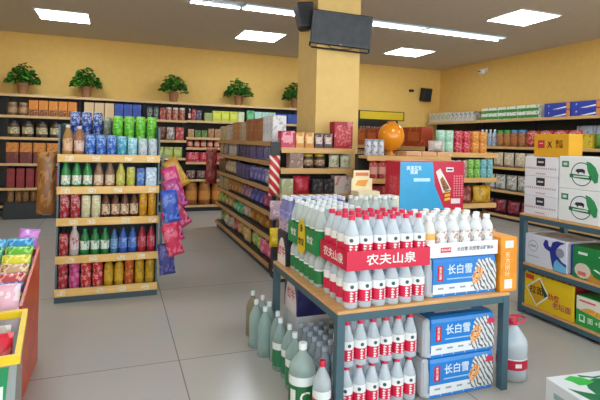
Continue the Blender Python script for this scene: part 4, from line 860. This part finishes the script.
# ------------------------------------------------------------------ bargain bins at the near side
rb = tag(empty('display_bin', (-.47, 2.98, 0)), 'orange red cardboard bargain bin filled with snack packets', 'bin')
OR = printed('c4482c', 'd05c38', 'b03a24', 3)
obj('side_panel', MB().add([(0, .0, 0), (0, .62, 0), (0, .62, .76), (0, .0, .56), (-.015, .0, 0), (-.015, .62, 0), (-.015, .62, .76), (-.015, .0, .56)], [(0, 1, 2, 3), (7, 6, 5, 4), (3, 2, 6, 7), (0, 3, 7, 4), (1, 5, 6, 2), (0, 4, 5, 1)]), OR, rb)
obj('front_panel', MB().box(-.9, -.015, 0, .015, 0, .56), OR, rb); obj('back_panel', MB().box(-.9, -.015, .605, .62, 0, .74), OR, rb); obj('side_panel', MB().box(-.915, -.9, 0, .62, 0, .62), OR, rb)
obj('false_floor', MB().add([(-.9, .016, .41), (-.016, .016, .41), (-.016, .604, .71), (-.9, .604, .71), (-.9, .016, .4), (-.016, .016, .4), (-.016, .604, .7), (-.9, .604, .7)], [(0, 1, 2, 3), (7, 6, 5, 4), (0, 4, 5, 1), (1, 5, 6, 2), (2, 6, 7, 3), (3, 7, 4, 0)]), plain('9c3a24', .5), rb)
obj('yellow_mark', MB().box(.0002, .0015, .05, .1, .38, .43), plain('e0b02c', .5), rb)
bp = []
cols = [('2f8cc4', '8cd0e8', '1c64a0', 'sky blue'), ('3f9ccc', 'a0d8ec', '2474a8', 'light blue'), ('5cb43c', 'c0e088', '38841c', 'lime green'), ('4ca86c', 'a8dcb8', '2c7c48', 'sea green'), ('d8d03c', 'f0ec94', 'a0b01c', 'lemon yellow'), ('c8b484', 'e8dcc0', '94784c', 'straw'), ('c0a078', 'ecdcc4', '84502c', 'tan'), ('e050a4', 'f4b8dc', 'b02c78', 'hot pink'), ('c04a50', 'f0d8cc', '94242c', 'rust red'), ('d84890', 'f4a8cc', 'a42c64', 'rosy pink'), ('2c54ac', '98b0e0', '1c347c', 'deep blue'), ('d04c94', 'f0a8cc', '982c64', 'magenta'), ('5c9c4c', 'e0d460', 'c04434', 'green and red'), ('d85ca4', 'f4b8d8', 'a43474', 'candy pink')]
for i, (a, b_, c, nm) in enumerate(cols):
    y = 3.44 - (i // 2) * .073; x = -.575 - (i % 2) * .165
    packet(.16, .2, .026, a, b_, c, seed=100 + i, sc=12).put((x, y, .432 + (y - 2.98) * .51), R.uniform(-.06, .06), nm + ' snack packet leaning back in the orange red bin', tilt=(-.62, 0))
packet(.13, .16, .05, 'b878d0', 'e8a8dc', 'd8d0f0', seed=120, sc=10).put((-.555, 3.578, .775), .0, 'shiny pink violet packet lying on top of the bin', tilt=(-.9, .1))
for i in range(6):
    y = 3.44 - i * .073
    packet(.19, .22, .026, 'd8489c', 'f4b0d8', 'e8e0e8', seed=122 + i % 2, sc=10).put((-.955, y, .432 + (y - 2.98) * .51), R.uniform(-.05, .05), 'pink snack bag in the orange red bin, %s from the back' % ORD[i], 'pink bags in the orange red bin', tilt=(-.62, 0))
cbn = tag(empty('plastic_bin', (-.385, 2.36, 0), .09), 'clear plastic bin with yellow rim and green label', 'bin')
CL = clear('c4d0d0', .55)
obj('body', MB().add([(-.02, 0, 0), (.0, .0, .52), (.0, .5, .58), (-.02, .5, 0), (-.6, 0, 0), (-.62, 0, .52), (-.62, .5, .58), (-.6, .5, 0)], [(0, 3, 2, 1), (4, 5, 6, 7), (0, 1, 5, 4), (3, 7, 6, 2), (0, 4, 7, 3)]), CL, cbn)
rm = MB().add([(x, y, z + k) for k in (0, .035) for x, y, z in ((-.62, -.012, .51), (.012, -.012, .51), (.012, .512, .575), (-.62, .512, .575), (-.61, .012, .513), (-.012, .012, .513), (-.012, .488, .572), (-.61, .488, .572))], [(8, 9, 13, 12), (9, 10, 14, 13), (10, 11, 15, 14), (11, 8, 12, 15), (0, 1, 9, 8), (1, 2, 10, 9), (2, 3, 11, 10), (3, 0, 8, 11), (4, 12, 13, 5), (5, 13, 14, 6), (6, 14, 15, 7), (7, 15, 12, 4)])
obj('yellow_rim', rm, plain('e4c41c', .4), cbn)
panel(cbn, 'green_label', [(-.6, .22), (-.05, .24), (-.03, .5), (-.61, .5)], plain('1f8a54', .4), front(0), .003); panel(cbn, 'white_label', rect(-.12, -.05, .33, .42), plain('dce8e0', .4), front(0), .0045)
obj('divider', MB().box(-.6, -.02, .01, .49, .38, .39), CL, cbn)
for i, (x, y, a, b_, nm) in enumerate([(-.482, 2.44, 'c41c34', 'e88c94', 'bright red'), (-.51, 2.56, 'b0a89c', 'e0dcd4', 'silver grey'), (-.62, 2.48, 'd8b43c', 'f0e0a0', 'golden'), (-.72, 2.58, 'c83c4c', 'f0b0b4', 'rosy red'), (-.84, 2.5, 'd0a088', 'f0dccc', 'peach')]):
    packet(.13, .2, .06, a, b_, None, seed=140 + i).put((x, 2.36 + (y - 2.36) * .8, .41), .1, nm + ' snack packet in the yellow rimmed bin', tilt=(-.3, 0))
# clear bag bin between the two
cbn.scale = (1, .82, 1)
mb_ = tag(empty('plastic_bin', (-.46, 2.82, 0)), 'clear plastic bin heaped with pink sweet bags', 'bin')
obj('body', MB().add([(0, 0, 0), (0, 0, .5), (0, .14, .5), (0, .14, 0), (-.7, 0, 0), (-.7, 0, .5), (-.7, .14, .5), (-.7, .14, 0)], [(0, 3, 2, 1), (4, 5, 6, 7), (0, 1, 5, 4), (3, 7, 6, 2), (0, 4, 7, 3)]), CL, mb_)
obj('divider', MB().box(-.69, -.01, .01, .13, .43, .44), CL, mb_)
for i, (x, a, b_, nm) in enumerate([(-.55, 'd8a8b8', 'f0e0e4', 'pale pink'), (-.68, 'd85ca0', 'f4b4d4', 'vivid pink'), (-.82, 'e07cb4', 'f8d0e4', 'soft pink'), (-.95, 'c84c8c', 'eca4cc', 'dark pink')]):
    packet(.124, .26, .05, a, b_, 'e8dce0', seed=150 + i).put((x + .02, 2.85, .452), 0, nm + ' sweet bag standing in the clear bin', tilt=(-.2, 0))
# tall bags hanging at the picture edge on a slim stand
st = tag(empty('bag_stand', (-.93, 3.35, 0)), 'slim metal stand hung with sweet bags beside the bins', 'stand')
obj('base_plate', MB().lathe([(.14, 0), (.14, .015), (.03, .02)], 18, (0, .42, 0)), plain('8a9094', .4), st)
obj('pole', MB().tube([(0, .42, .015), (0, .42, 1.45)], .014), SILVER(), st)
obj('hook', MB().tube([(-.02, .42, 1.36), (.0, .3, 1.38), (0, .2, 1.38)], .006), SILVER(), st)
packet(.17, .42, .07, '9cb82c', 'd8e484', '6c8818', seed=161).put((-.93, 3.5, .98), 0, 'lime yellow sweet bag hung on the slim stand')
packet(.2, .38, .1, 'c87c94', 'f0c8d0', '984c64', seed=162).put((-.93, 3.62, .70), .0, 'rose pink sweet bag hung under the lime one')
